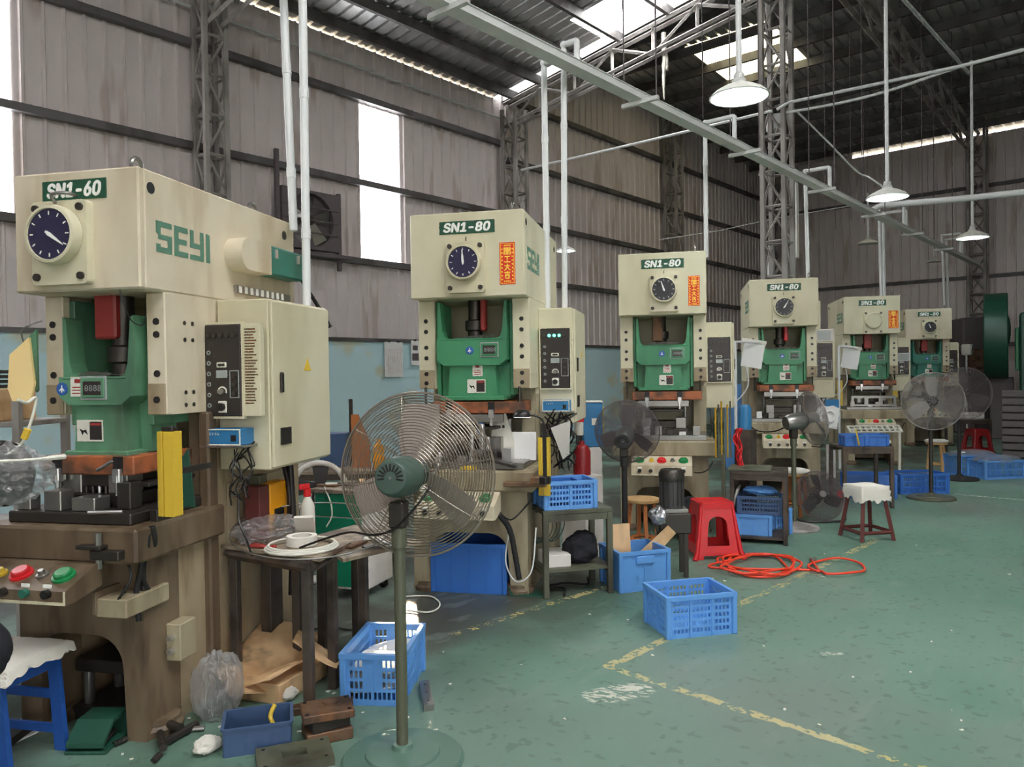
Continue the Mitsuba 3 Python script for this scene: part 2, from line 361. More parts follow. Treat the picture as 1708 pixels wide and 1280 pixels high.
# far wall, with an open slit under the roof
wf = setting('wall_far', 'dark corrugated end wall at the far side of the hall')
wall_sheets(wf, YR, YL, 'y', XF, 0, 8.06, bsdf='wall_sheet', flip=1)
for z in (2.2, 4.1, 6.62):
    wf.part('girt', bx(XF - 0.09, XF - 0.02, YR, YL, z - 0.05, z + 0.05), 'purlin')
wf.part('capping', bx(XF - 0.02, XF + 0.03, 7.6, YL, 8.04, 8.3), 'wall_sheet')
wr = setting('wall_right', 'corrugated wall with open doorways on the aisle side')
for a, b, z0 in ((XB, -5.7, 0), (-5.7, -0.5, 4.6), (-0.5, XT, 0), (XT, XF, 0)):
    wall_sheets(wr, a, b, 'x', YR, z0, 7.0 if b <= XT else 8.4, bsdf='wall_sheet', flip=1)
wb = setting('wall_back', 'corrugated wall with a wide open doorway behind the camera')
for a, b, z0 in ((YR, -6.5, 0), (-6.5, -3.5, 4.2), (-3.5, YL, 0)):
    wall_sheets(wb, a, b, 'y', XB, z0, 7.2, flip=-1)
wp = setting('wall_added_partition', 'added unseen corrugated partition keeping light out of the far hall')
wall_sheets(wp, YR, -1.56, 'y', XT + .2, 0, 8.9, flip=1)  # unseen wall added to shade the far hall from the near doorway
# ceilings
ce = setting('ceiling', 'ribbed metal roof sheets on dark purlins above the presses')
th = math.degrees(math.atan(0.16))
def roof_strip(t, x0, n, ya, yb, za, zb, bsdf, name='sheet', emit=None):
    """one sheet from (ya, za) to (yb, zb), its ribs up"""
    L = math.hypot(yb - ya, zb - za); k = (n, round(L, 2))
    if k not in RS: RS[k] = corr(n, PITCH, 0.035, L)
    d = np.array([0, yb - ya, zb - za]) / L; x = np.array([1.0, 0, 0]); u = np.cross(d, x); 
    M = np.eye(4); M[:3, 0] = x; M[:3, 1] = u; M[:3, 2] = d; M[:3, 3] = (x0, ya, za)
    if u[2] < 0:
        M[:3, 0] = -x; M[:3, 1] = -u; M[:3, 3] = (x0 + n * PITCH, ya, za)
    t.part(name, RS[k], bsdf, M=M, emit=emit)
RS = {}
SKY1 = [(11.04, 6.1, 7.9), (1.44, -3.5, 0.5), (4.32, -4.5, -0.5), (-1.44, -4.0, 0.0)]  # last three are unseen panels added to light the near hall
nx = int(round((XT - XB) / 0.96))
for i in range(nx):
    x0 = XB + i * 0.96 + 0.02
    hit = [q for q in SKY1 if abs(x0 - q[0]) < 0.49]
    ys = [YL + 0.09] + ([min(hit[0][2], YL), hit[0][1]] if hit and hit[0][1] >= 1 else []) + [1.0]
    for j in range(len(ys) - 1):
        e = bool(hit) and hit[0][1] >= 1 and j == 1
        roof_strip(ce, x0, 4, ys[j], ys[j + 1], roofz(ys[j]), roofz(ys[j + 1]), 'fibreglass' if e else 'roof_sheet', 'skylight' if e else 'sheet', (SKYLIGHT_GLOW,) * 3 if e else None)
    ys = [1.0] + ([hit[0][2], hit[0][1]] if hit and hit[0][1] < 1 else []) + [YR - 0.3]
    for j in range(len(ys) - 1):
        e = bool(hit) and hit[0][1] < 1 and j == 1
        roof_strip(ce, x0, 4, ys[j], ys[j + 1], roofz(ys[j]), roofz(ys[j + 1]), 'fibreglass' if e else 'roof_sheet', 'skylight' if e else 'sheet', (SKYLIGHT_GLOW,) * 3 if e else None)
for y in (10.15, 9.45, 8.55, 7.6, 6.6, 5.6, 4.6, 3.6, 2.6, 1.5, 0.3, -1.0, -2.3, -3.6, -4.9, -6.2, -7.5, -8.7):
    z = roofz(y) - 0.01
    ce.part('purlin', cat([bx(XB, XT, y - 0.035, y + 0.035, z - 0.16, z - 0.15), bx(XB, XT, y - 0.035, y - 0.030, z - 0.16, z), bx(XB, XT, y - 0.035, y + 0.035, z - 0.008, z)]), 'purlin')
c2 = setting('ceiling_001', 'dark metal roof of the far hall on closely set purlins')
SKY2 = [(6.3, 8.22, 15.6, 18.0)]
for i in range(int((YL - YR) / 0.96) + 1):
    y0 = YR + i * 0.96
    hit = 6.0 < y0 + 0.48 < 8.3
    xs = [XF + 0.06, 18.0, 15.6, XT - 0.05] if hit else [XF + 0.06, XT - 0.05]
    for j in range(len(xs) - 1):
        a, b = xs[j], xs[j + 1]; L = math.hypot(b - a, roof2z(b) - roof2z(a)); k = (4, round(L, 2))
        if k not in RS: RS[k] = corr(4, PITCH, 0.035, L)
        d = np.array([b - a, 0, roof2z(b) - roof2z(a)]) / L; yv = np.array([0, 1.0, 0]); u = np.cross(d, yv)
        M = np.eye(4)
        if u[2] > 0: M[:3, 0] = yv; M[:3, 1] = u; M[:3, 3] = (a, y0, roof2z(a))
        else: M[:3, 0] = -yv; M[:3, 1] = -u; M[:3, 3] = (a, y0 + 0.96, roof2z(a))
        M[:3, 2] = d
        e = hit and j == 1
        c2.part('skylight' if e else 'sheet', RS[k], 'fibreglass' if e else 'roof_sheet', M=M, emit=(0.8, 0.72, 0.45) if e else None)
x = XT + 0.5
while x < XF:
    z = roof2z(x) - 0.01
    c2.part('purlin', bx(x - 0.035, x + 0.035, YR, YL, z - 0.18, z), 'purlin'); x += 1.05
c2.part('added_fascia', bx(XT - 0.03, XT + 0.0, YR, YL, 8.95, 9.6), 'roof_sheet')  # unseen closing strip added to block light between the two roofs
ce.part('added_gable', ext([(YL, 7.2), (1.0, 8.76), (YR, 7.2), (YR, 9.3), (YL, 9.3)], XT, XT + 0.01, 'yz'), 'roof_sheet')  # unseen infill above the first roof, added to shut light out
# lattice columns and trusses
def bar(a, b, w=0.05):
    a, b = np.asarray(a, float), np.asarray(b, float); return tube([a, b], w * 0.7071, 4)
def lattice_column(x, y, z1, w, label, bsdf='lattice_paint', step=0.55, group=None):
    t = Th('lattice_column', label, 'column', tf((x, y, 0)), group=group); h = w / 2
    for sx in (-1, 1):
        for sy in (-1, 1):
            t.part('post', bx(sx * h - 0.035, sx * h + 0.035, sy * h - 0.035, sy * h + 0.035, 0, z1, 0.006), bsdf)
    k = 0; z = 0.3; br = []
    while z + step < z1:
        for a, b in (((-h, -h), (h, -h)), ((h, -h), (h, h)), ((h, h), (-h, h)), ((-h, h), (-h, -h))):
            if k % 2: a, b = b, a
            br.append(bar((*a, z), (*b, z + step), 0.028)); br.append(bar((*a, z), (*b, z), 0.03))
        z += step; k += 1
    t.part('bracing', cat(br), bsdf); t.part('base_plate', bx(-h - 0.1, h + 0.1, -h - 0.1, h + 0.1, 0, 0.02), bsdf)
    return t
lattice_column(5.5, 10.28, 6.95, 0.30, 'grey steel lattice column against the left wall above the nearest press')
lattice_column(XT, 10.22, 6.95, 0.34, 'grey steel lattice column at the wall behind the second press')
lattice_column(XT, 4.78, 8.0, 0.34, 'pale grey lattice column rising behind the fourth press')
lattice_column(18.6, 10.25, 9.0, 0.34, 'dark purple-grey lattice column on the left wall behind the third press', 'lattice_paint')
lattice_column(24.7, 4.2, 8.5, 0.40, 'dark lattice column on the far end wall above the sixth press', 'lattice_paint')
lattice_column(24.75, 9.9, 8.6, 0.3, 'dark lattice column in the far corner of the hall', 'lattice_paint')
def truss_y(x, ya, yb, h, label, off=0.17):
    """a truss below the first roof, along y"""
    t = Th('roof_truss', label, 'truss', tf((x, 0, 0)))
    n = int(abs(yb - ya) / 0.85); ys = np.linspace(ya, yb, n + 1)
    top = lambda y: roofz(y) - off
    bot = lambda y: roofz(y) - off - h
    for sx in (-0.10, 0.10):
        t.part('top_chord', tube([(sx, y, top(y)) for y in ys], 0.042, 4), 'lattice_paint')
        t.part('bottom_chord', tube([(sx, y, bot(y)) for y in ys], 0.038, 4), 'lattice_paint')
    for i, y in enumerate(ys):
        t.part('web', bar((0, y, top(y)), (0, y, bot(y)), 0.05), 'lattice_paint')
        if i < n:
            a, b = (ys[i], ys[i + 1]) if i % 2 else (ys[i + 1], ys[i])
            t.part('web', bar((0, a, top(a)), (0, b, bot(b)), 0.045), 'lattice_paint')
    return t
truss_y(5.5, 10.4, 1.0, 0.62, 'grey roof truss running out from the wall column over the nearest press')
truss_y(XT, 10.4, 1.0, 0.46, 'pale grey roof truss above the second press, lit by the skylight')
truss_y(-1.0, 10.4, 1.0, 0.36, 'grey roof truss above the camera')
t = Th('roof_truss', 'dark open roof truss running towards the far end wall', 'truss')
xs = np.linspace(XT, XF - 0.2, 17)
for sy in (-0.12, 0.12):
    t.part('top_chord', tube([(XT, 4.3 + sy, 8.62), (XF - 0.2, 4.3 + sy, 8.05)], 0.05, 4), 'lattice_paint'); t.part('bottom_chord', tube([(XT, 4.3 + sy, 8.1), (XF - 0.2, 4.3 + sy, 7.6)], 0.05, 4), 'lattice_paint')
for i in range(16):
    a, b = ((8.1 - i * 0.031, 8.62 - (i + 1) * 0.035) if i % 2 else (8.62 - i * 0.035, 8.1 - (i + 1) * 0.031))
    for sy in (-0.12, 0.12):
        t.part('web', bar((xs[i], 4.3 + sy, a), (xs[i + 1], 4.3 + sy, b), 0.05), 'lattice_paint')
# ------------------------------------------------------------------ the presses
RZ = -61.58                                             # every press is turned by this much
def place(x, y, z=0.0, a=RZ):
    return tf((x, y, z), rz=a)
CHARS = {
 'kai': [[(1, .3), (1, 9.5), (4.2, 9.5), (4.2, 6), (1, 6)], [(1, 7.8), (4.2, 7.8)], [(9, .3), (9, 9.5), (5.8, 9.5), (5.8, 6), (9, 6)], [(5.8, 7.8), (9, 7.8)], [(2.8, 4.6), (7.2, 4.6)], [(2.4, 2.8), (7.6, 2.8)], [(4.1, 4.6), (4, 2.2), (3, .6)], [(6, 4.6), (6, .4)]],
 'gong': [[(1.5, 8.5), (8.5, 8.5)], [(5, 8.5), (5, 1.5)], [(.8, 1.5), (9.2, 1.5)]],
 'da': [[(1, 6.5), (9, 6.5)], [(5, 9.5), (5, 6.5), (3.6, 3), (1, .6)], [(5, 6.5), (6.4, 3), (9.2, .6)]],
 'ji': [[(1.2, 8), (8.8, 8)], [(5, 9.8), (5, 5.6)], [(2, 5.6), (8, 5.6)], [(2.6, .4), (2.6, 3.9), (7.4, 3.9), (7.4, .4)], [(2.6, .6), (7.4, .6)]]}
def poster_strokes(w, h):
    g = []
    for i, c in enumerate(('kai', 'gong', 'da', 'ji')):
        s = w * 0.048; v, f = lines(CHARS[c], 1.5 * s, 0.002, s)
        v = v.copy(); v[:, 0] += w / 2 - 5 * s; v[:, 2] += h * (0.69 - 0.185 * i); g.append((v, f))
    return cat(g)
def poster_border(w, h):
    o, i = sbox(0.05 * w, 0.02 * h, 0.95 * w, 0.98 * h), sbox(0.09 * w, 0.035 * h, 0.91 * w, 0.965 * h)
    parts = [ext(o.difference(i), -0.002, 0, 'xz')]
    for k in range(9):
        z = h * (0.12 + 0.09 * k)
        for x in (0.17, 0.83):
            parts.append(mv(ext(Point(0, 0).buffer(0.055 * w, quad_segs=2), -0.002, 0, 'xz'), (x * w, 0, z)))
    for k in range(4):
        for z in (0.075, 0.925):
            parts.append(mv(ext(Point(0, 0).buffer(0.055 * w, quad_segs=2), -0.002, 0, 'xz'), ((0.32 + 0.12 * k) * w, 0, z * h)))
    return cat(parts)
LOGO = unary_union([sbox(0, .82, .78, 1), Polygon([(0, .82), (.22, .82), (.22, .5), (0, .62)]), sbox(.1, .42, .78, .58), sbox(.56, .1, .78, .58), sbox(0, 0, .78, .18), sbox(0, 0, .2, .26),
    sbox(.9, 0, 1.12, 1), sbox(.9, .82, 1.62, 1), sbox(.9, .41, 1.55, .59), sbox(.9, 0, 1.62, .18),
    sbox(1.74, .4, 1.94, 1), sbox(1.74, .4, 2.5, .57), sbox(2.3, 0, 2.5, 1), sbox(1.74, 0, 2.5, .17), sbox(2.64, 0, 2.86, 1)])
TICKS = [mv(bx(-0.0025, 0.0025, -0.002, 0, 0.083, 0.1), (0, 0, 0), ry=a) for a in range(0, 360, 30)]
def needle(a):
    return mv(ext([(-0.004, -0.02), (0.004, -0.02), (0.009, 0.0), (0.002, 0.088), (-0.002, 0.088), (-0.009, 0.0)], -0.006, -0.002, 'xz'), (0, 0, 0), ry=a)
def disc(r, y0, y1, n=16):
    return cyl((0, y1, 0), (0, y0, 0), r, n)
BOLT = disc(0.016, -0.006, 0.001, 10)
BOLTS = disc(0.009, -0.005, 0.001, 8)
RING = ext(Point(0, 0).buffer(0.011, quad_segs=3).difference(Point(0, 0).buffer(0.006, quad_segs=3)), -0.003, 0, 'xz')
def at3(m, x, y, z):
    return mv(m, (x, y, z))
def face_panel(t, par, x0, x1, y, z0, z1, leds=None, strip=None):
    """the black front of the control cabinet with its dials, screens and switches"""
    w, h = x1 - x0, z1 - z0
    k = t.part('control_panel', bx(x0, x1, y - 0.03, y + 0.02, z0, z1, 0.006), 'panel_black', label='black control panel with switches and small screens')
    t.part('bezel', cat([bx(x0 - .01, x1 + .01, y - .025, y, z1, z1 + .012), bx(x0 - .01, x0, y - .025, y, z0, z1), bx(x1, x1 + .01, y - .025, y, z0, z1), bx(x0 - .01, x1 + .01, y - .025, y, z0 - .012, z0)]), 'press_beige', parent=k)
    yy = y - 0.031
    for q in range(5):
        t.part('lamp', at3(disc(0.012, -0.008, 0, 10), x0 + w * (0.14 + 0.17 * q), yy, z1 - 0.055 * h / 0.46), leds[q] if leds and q < len(leds) and leds[q] else 'dark_steel', parent=k, smooth=30, emit=(0.15, 1.6, 0.8) if leds and q < len(leds) and leds[q] else None)
    for fz, fw, fh, b in ((0.56, 0.26, 0.055, 'offwhite'), (0.46, 0.3, 0.085, 'screen_grey')):
        t.part('screen', bx(x0 + w * (0.5 - fw / 2), x0 + w * (0.5 + fw / 2), yy - 0.006, yy, z0 + h * fz - h * fh / 2, z0 + h * fz + h * fh / 2, 0.002), b, parent=k)
    t.part('screen', bx(x0 + w * 0.41, x0 + w * 0.59, yy - 0.008, yy - 0.005, z0 + h * 0.545, z0 + h * 0.575), 'panel_black', parent=k)
    t.part('dial_ring', at3(ext(Point(0, 0).buffer(0.026).difference(Point(0, 0).buffer(0.019)).difference(sbox(-.03, -.03, .03, -.008)), -0.003, 0, 'xz'), x0 + w * 0.5, yy, z0 + h * 0.27), 'offwhite', parent=k)
    t.part('knob', at3(disc(0.014, -0.02, 0, 12), x0 + w * 0.5, yy, z0 + h * 0.27), 'steel', smooth=30, parent=k)
    s = t.part('switch', bx(x0 + w * 0.39, x0 + w * 0.62, yy - 0.006, yy, z0 + h * 0.04, z0 + h * 0.17, 0.003), 'offwhite', parent=k)
    t.part('switch_knob', at3(disc(0.02, -0.03, 0, 8), x0 + w * 0.5, yy, z0 + h * 0.105), 'black', smooth=30, parent=k)
    fr = sbox(0, 0, w * 0.25, h * 0.3)
    t.part('key_frame', at3(ext(fr.difference(fr.buffer(-0.004)), -0.002, 0, 'xz'), x0 + w * 0.7, yy, z0 + h * 0.2), 'screen_grey', parent=k)
    for q in range(3):
        t.part('push_button', at3(disc(0.011, -0.009, 0, 10), x0 + w * 0.825, yy, z0 + h * (0.25 + 0.095 * q)), 'dark_steel', parent=k, smooth=30)
    for q in range(6):
        t.part('selector', at3(RING, x0 + w * 0.15, yy, z0 + h * (0.12 + 0.115 * q)), 'screen_grey', parent=k)
    return k
def dial(t, x, z, angle, style):
    p = t.part('dial_plate', ext(rrect(x - 0.14, x + 0.145, z - 0.215, z + 0.155, 0.02), -0.045, 0.0, 'xz'), 'press_beige', label='beige dial plate with four bolts')
    for dx in (-0.112, 0.115):
        for dz in (-0.18, 0.122):
            t.part('bolt', at3(disc(0.017, -0.012, 0, 10), x + dx, -0.045, z + dz), 'dark_steel', parent=p, smooth=30)
    R = tf((x, -0.045, z), rx=90)
    d = t.part('crank_dial', mv(lathe([(0.12, 0), (0.13, 0.005), (0.13, 0.045), (0.125, 0.055), (0.112, 0.058), (0.110, 0.045), (0.0, 0.045)], 36), R), 'press_beige', smooth=40)
    if style == 'cover':
        t.part('cover', mv(lathe([(0.112, 0.04), (0.112, 0.05), (0.1, 0.053), (0, 0.053)], 32), R), 'press_beige', parent=d, smooth=30); return
    t.part('dial_face', mv(lathe([(0.112, 0.044), (0.112, 0.049), (0, 0.049)], 36), R), style, parent=d)
    for q in TICKS:
        t.part('tick', q, 'white', parent=d, M=tf((x, -0.095, z)))
    t.part('needle', at3(needle(angle), x, -0.095, z), 'white', parent=d)
    t.part('zero_mark', bx(x - 0.003, x + 0.003, -0.003, 0, z + 0.165, z + 0.195), 'panel_black')
def light_curtain(t, x, y, z0, z1, w=0.045, bracket=True, bs='yellow'):
    k = t.part('light_curtain', ext([(-w * .7, -.02), (-w * .2, -.02), (-w * .2, -.002), (0, -.002), (0, -.025), (w, -.025), (w, .03), (-w * .7, .03)], z0, z1, 'xy') if 0 else mv(ext(Polygon([(-w * .8, -.022), (-w * .25, -.03), (-w * .1, -.03), (-w * .1, -.012), (0, -.012), (0, -.03), (w, -.034), (w, .03), (-w * .8, .03)]), z0, z1, 'xy'), (x, y, 0)), bs, label='yellow light curtain post')
    t.part('lens_strip', bx(x - w * .1, x, y - .016, y - .011, z0 + .02, z1 - .02), 'offwhite', parent=k)
    t.part('cap', bx(x - w * .5, x + w * .7, y - .015, y + .02, z1, z1 + .02, 0.004), 'black', parent=k)
    if bracket:
        t.part('bracket', bx(x - .01, x + .01, y + .03, y + .3, (z0 + z1) / 2 - .012, (z0 + z1) / 2 + .012), 'dark_steel', parent=k)
    return k
def press(label, M, P):
    t = Th('stamping_press', label, 'press', M, group=P.get('group'))
    W, h0, h1, D = P['W'], P['h0'], P['h1'], P['D']
    zb, zg, cw = P['bed'], P['gib'], P['cw']            # bed top, lower end of the gib plates, column width
    up, low = P['up'], P['low']
    yc = 0.16
    prof = [(yc + .06, 0), (yc + .06, zb), (.5, zb), (.5, zg), (yc + .03, zg), (yc + .03, h0), (D, h0), (D, 0)]
    for s in (-1, 1):
        a, b = sorted((s * W, s * (W - 0.06)))
        m = Polygon(prof)
        t.part('side_frame', ext(m.intersection(sbox(0, zg - .05, 3, 4)), a, b, 'yz'), up, label='beige side frame')
        t.part('side_frame', ext(m.intersection(sbox(0, 0, 3, zg - .05)), a, b, 'yz'), P.get('flank', low), label='oil-stained lower side frame')
        a, b = sorted((s * W, s * (W - cw)))
        g = t.part('gib_plate', bx(a, b, yc, yc + .05, zg, h0, 0.006), up)
        for z in P['holes']:
            t.part('bolt_hole', at3(BOLT, (a + b) / 2 + s * 0.005, yc - (.006 if z < zg + .145 else 0), z), 'black', parent=g, smooth=30)
        t.part('gib_bracket', bx(a + .004, b - .004, yc - .006, yc + .02, zg + .002, zg + .145, .003), P.get('brk', 'press_flank'), parent=g)
        t.part('upright', bx(a if s > 0 else b - cw * .8, a + cw * .8 if s > 0 else b, .46, .56, zb, zg), low)
        t.part('gib_rail', bx(*sorted((s * (W - cw), s * (W - cw - .03))), yc + .04, .5, zg - .05, h0 - .02, 0.004), P['slide'])
    t.part('back_plate', bx(-W + .06, W - .06, .8, .85, 0.5, h0), up)
    t.part('rear_body', bx(-W + .06, W - .06, .87, D - .02, 0.02, h0), low)
    c = t.part('crown', cat([bx(-W, W, 0, .035, h0, h1, .008), bx(-W, W, .037, D, h0, h1, .008)]), up, label='beige crown housing')
    t.part('seam', bx(-W + .005, W - .005, .034, .039, h0 + .004, h1 - .004), up, parent=c)
    for yy, zz in ((.08, h1 - .08), (D - .12, h1 - .09)):
        for s in (-1, 1):
            t.part('lifting_hole', cyl((s * (W - .002), yy, zz), (s * (W + .002), yy, zz), .026, 14), 'black', parent=c)
    for yy in (.12, D - .3):
        t.part('lifting_eye', mv(tube([(.035 * math.cos(a), 0, .035 * math.sin(a)) for a in np.linspace(0, 2 * math.pi, 14, endpoint=False)], .01, 6, True), (W - .1, yy, h1 + .035), rz=90), 'steel', parent=c, smooth=40)
    # nameplate and its lettering
    x0, x1, z0, z1 = P['plate']
    n = t.part('nameplate', bx(x0, x1, -.005, 0, z0, z1), 'sign_green', label='dark green nameplate reading ' + P['name'])
    tm = text(P['name'], (z1 - z0) * .68, .002, True, .2, 1.25, .0028); tw = np.ptp(tm[0][:, 0])
    tm = (tm[0] * [(x1 - x0) * .86 / tw, 1, 1], tm[1])
    t.part('lettering', mv(tm, (x0 + (x1 - x0) * .07, -.005, z0 + (z1 - z0) * .17)), 'white', parent=n)
    dial(t, *P['dial'])
    if P.get('handle'):
        x, z = P['dial'][0], P['dial'][1]
        t.part('grab_handle', tube(bezier([(x - .01, -.045, z + .145), (x - .01, -.065, z + .165), (x + .0, -.07, z + .18), (x + .06, -.06, z + .182), (x + .065, -.002, z + .182)], 16), .008, 6), 'steel', smooth=True)
    lg = 0.032 * (h1 - h0) / .52 * 4.3
    lm = ext(LOGO, 0, .002, 'xy')
    for s in (-1, 1):
        v = lm[0] * [lg, lg, 1]
        q = np.stack([s * (W + v[:, 2]), (.11 if s > 0 else .11 + 2.86 * lg) + s * v[:, 0], h0 + .33 * (h1 - h0) + v[:, 1]], 1)
        t.part('logo', (q, lm[1]), 'logo_green', parent=c, label='green SEYI lettering')
    if P.get('poster'):
        x0, x1, z0, z1 = P['poster']
        p = t.part('poster', bx(x0, x1, -.003, 0, z0, z1), 'red_paper', label='red and gold lucky poster')
        t.part('border', at3(poster_border(x1 - x0, z1 - z0), x0, -.003, z0), 'gold', parent=p)
        t.part('lettering', at3(poster_strokes(x1 - x0, z1 - z0), x0, -.003, z0), 'gold', parent=p)
    # slide, screw and guard
    sw, s0, s1, s2 = W - cw - .035, P['s0'], P['s1'], P['s2']
    sl = P['slide']; y0 = .09
    u = Polygon([(-sw, s1 + .02), (-sw + .05, s1 - .02), (sw - .05, s1 - .02), (sw, s1 + .02), (sw, s2 + .28), (sw - .018, s2 + .27), (sw - .035, s2 + .06), (sw - .05, s2 + .015), (sw - .075, s2), (-sw + .075, s2), (-sw + .05, s2 + .015), (-sw + .035, s2 + .06), (-sw + .018, s2 + .27), (-sw, s2 + .28)])
    k = t.part('slide', cat([ext(u.intersection(sbox(-1, s2 - .001, 1, s2 + 1)), y0 + .03, y0 + .13, 'xz'), ext(u.intersection(sbox(-1, 0, 1, s2)), y0, y0 + .3, 'xz')]), sl, label='green slide block')
    t.part('counter_frame', bx(P['st'][1] - .07, P['st'][1] + .07, y0 - .006, y0, (s1 + s2) / 2 - .052, (s1 + s2) / 2 + .058, .002), 'screen_grey', parent=k)
    t.part('lip', bx(-sw + .02, sw - .02, y0 - .004, y0 + .02, s2 - .012, s2, .004), sl, parent=k)
    t.part('slide_lower', ext(Polygon([(-sw * .70, s1 - .0), (-sw * .66, s1 - .05), (-sw * .72, s0), (sw * .72, s0), (sw * .66, s1 - .05), (sw * .70, s1 - .0)]), y0 + .03, y0 + .32, 'xz'), sl, parent=k)
    t.part('slide_foot', bx(-sw + .02, sw - .02, y0 + .0, y0 + .33, s0 - .02, s0 + .012, .004), sl, parent=k)
    t.part('side_web', bx(-sw, sw, y0 + .14, y0 + .32, s0, s1), sl, parent=k)
    mid = (s1 + s2) / 2; f = y0 - .001
    t.part('round_sticker', at3(disc(.03, -.003, 0, 18), P['st'][0], f, mid), 'blue_label', parent=k, label='round blue sticker')
    t.part('sticker_mark', at3(lines([[(0, -2), (0, 2)], [(-1.5, -1), (0, .5), (1.5, -1)]], .005, .001, .009), P['st'][0], f - .003, mid), 'white', parent=k)
    x = P['st'][1]
    t.part('counter', bx(x - .062, x + .062, f - .012, f, mid - .043, mid + .05, .004), sl, parent=k)
    t.part('counter_window', bx(x - .046, x + .046, f - .015, f - .011, mid - .028, mid + .034), 'panel_black', parent=k)
    t.part('counter_digits', mv(text('8888', .026, .001, False), (x - .036, f - .015, mid - .01)), 'screen_grey', parent=k)
    x, z = P['st'][2]; f = y0 + .029 if z < s1 - .03 else f
    w1 = t.part('warning_label', bx(x - .038, x + .038, f - .003, f, z, z + .09), 'offwhite', parent=k)
    t.part('label_print', cat([bx(x - .015, x + .015, f - .004, f - .003, z + .062, z + .08)] + [bx(x - .028, x + .028, f - .004, f - .003, z + .012 + .014 * q, z + .017 + .014 * q) for q in range(3)]), 'red_faded', parent=k)
    x, z = P['st'][3]; f = y0 + .029
    t.part('warning_plate', bx(x - .07, x + .07, f - .003, f, z, z + .1), 'offwhite', parent=k)
    t.part('plate_text', bx(x + .0, x + .064, f - .004, f - .003, z + .008, z + .092), 'panel_black', parent=k)
    t.part('plate_heading', bx(x + .004, x + .06, f - .005, f - .004, z + .074, z + .086), 'red_faded', parent=k)
    t.part('plate_picture', ext([(x - .055, z + .06), (x - .04, z + .03), (x - .03, z + .045), (x - .012, z + .03), (x - .02, z + .055), (x - .035, z + .05)], f - .004, f - .003, 'xz'), 'black', parent=k)
    sx = P['screw']
    g = t.part('ball_screw', mv(lathe([(.055, s2 - .05), (.055, s2 + .06), (.075, s2 + .07), (.075, s2 + .14), (.05, s2 + .15), (.05, h0 + .02)], 18), (sx, y0 + .2, 0)), 'dark_steel', smooth=35)
    t.part('screw_guard', bx(sx + P['guard'][0], sx + P['guard'][1], y0 + .12, y0 + .2, s2 + .06 + P['guard'][2], h0 + .02, .01), P['guard'][3], label='coloured guard plate beside the screw')
    t.part('wire_tangle', cat([tube(bezier([(rnd.uniform(-sw, sw) * .7, y0 + .05, s2 + rnd.uniform(0.004, .03)) for _ in range(4)], 16), .0025, 4) for _ in range(5)]), 'steel')
    # orange slide plate, dies, bolster, bed
    oz = P['orange']
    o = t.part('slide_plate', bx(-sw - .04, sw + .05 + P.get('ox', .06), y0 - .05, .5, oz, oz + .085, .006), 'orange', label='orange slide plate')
    for q in (-.16, .16):
        t.part('slot', bx(q - .025, q + .025, y0 - .052, y0 - .03, oz + .01, oz + .084), 'black', parent=o)
        t.part('clamp', cat([bx(q - .02, q + .02, y0 - .07, y0 - .02, oz - .03, oz + .03, .004), mv(lathe([(.014, -.09), (.014, -.03), (.024, -.03), (.024, .0)], 10), (q, y0 - .05, oz))]), 'bright_steel', parent=o, smooth=30)
    if P['die']:
        t.part('upper_die', bx(-sw * .85, sw * .85, y0, .46, oz - .06, oz, .004), 'dark_steel')
        dz = zb + .05
        t.part('lower_die', cat([bx(-sw * .9, sw * .9, y0 - .02, .46, dz, dz + .06, .004), bx(-sw * .5, sw * .5, y0 + .06, .36, dz + .06, dz + .13, .004)]), 'dark_steel')
        for q in (-.8, .8):
            t.part('guide_post', cyl((q * sw, y0 + .33, dz + .06), (q * sw, y0 + .33, oz - .06), .02, 12), 'steel', smooth=30)
            t.part('die_block', bx(q * sw * .8 - .05, q * sw * .8 + .05, y0 - .01, y0 + .1, dz + .06, dz + .17, .004), 'steel')
    t.part('bolster', bx(-W * .97, W * .97, -.08, .5, zb, zb + .05, .006), P['bol'], label='worn steel bolster plate')
    t.part('bed', bx(-W - .07, W + .07, -.15, .5, zb - .15, zb, .012), low, label='oil-stained bed')
    # lower body with its arched opening
    hole = Polygon([(-W * .66, -.1), (-W * .66, P['arch'] - .12)] + [(-W * .66 + .12 - .12 * math.cos(a), P['arch'] - .12 + .12 * math.sin(a)) for a in np.linspace(.2, 1.57, 6)] + [(W * .66 - .14 + .14 * math.cos(a), P['arch'] - .14 + .14 * math.sin(a)) for a in np.linspace(1.57, 0, 7)] + [(W * .72, -.1)])
    t.part('lower_body', ext(sbox(-W, 0, W, zb - .15).difference(hole), -.02, .22, 'xz'), low, label='oil-stained lower body with an arched opening')
    for s in (-1, 1):
        t.part('foot', mv(lathe([(.11, 0), (.115, .03), (.10, .045), (.10, .065), (.085, .07), (0, .07)], 22), (s * (W - P.get('fo', .085)), P.get('fy', .06), 0)), P['foot'], smooth=35)
        t.part('foot', mv(lathe([(.11, 0), (.115, .03), (.10, .045), (.10, .065), (.085, .07), (0, .07)], 22), (s * (W - .085), D - .12, 0)), P['foot'], smooth=35)
    # two-hand button box
    a, b, z0, z1 = P['box']
    yb = -.36
    k = t.part('button_box', ext([(yb, z0), (yb, z1 - .05), (yb + .17, z1 + .02), (yb + .2, z1 + .02), (yb + .2, z0 + .03), (yb + .05, z0)], a, b, 'yz'), P['boxm'], label='push-button box with round green and red buttons')
    t.part('box_edge', cat([bx(a, b, yb - .003, yb, z0, z0 + .012), bx(b - .008, b, yb - .003, yb, z0, z1 - .05)]), 'press_beige', parent=k)
    sl_ = math.degrees(math.atan2(.07, .17))
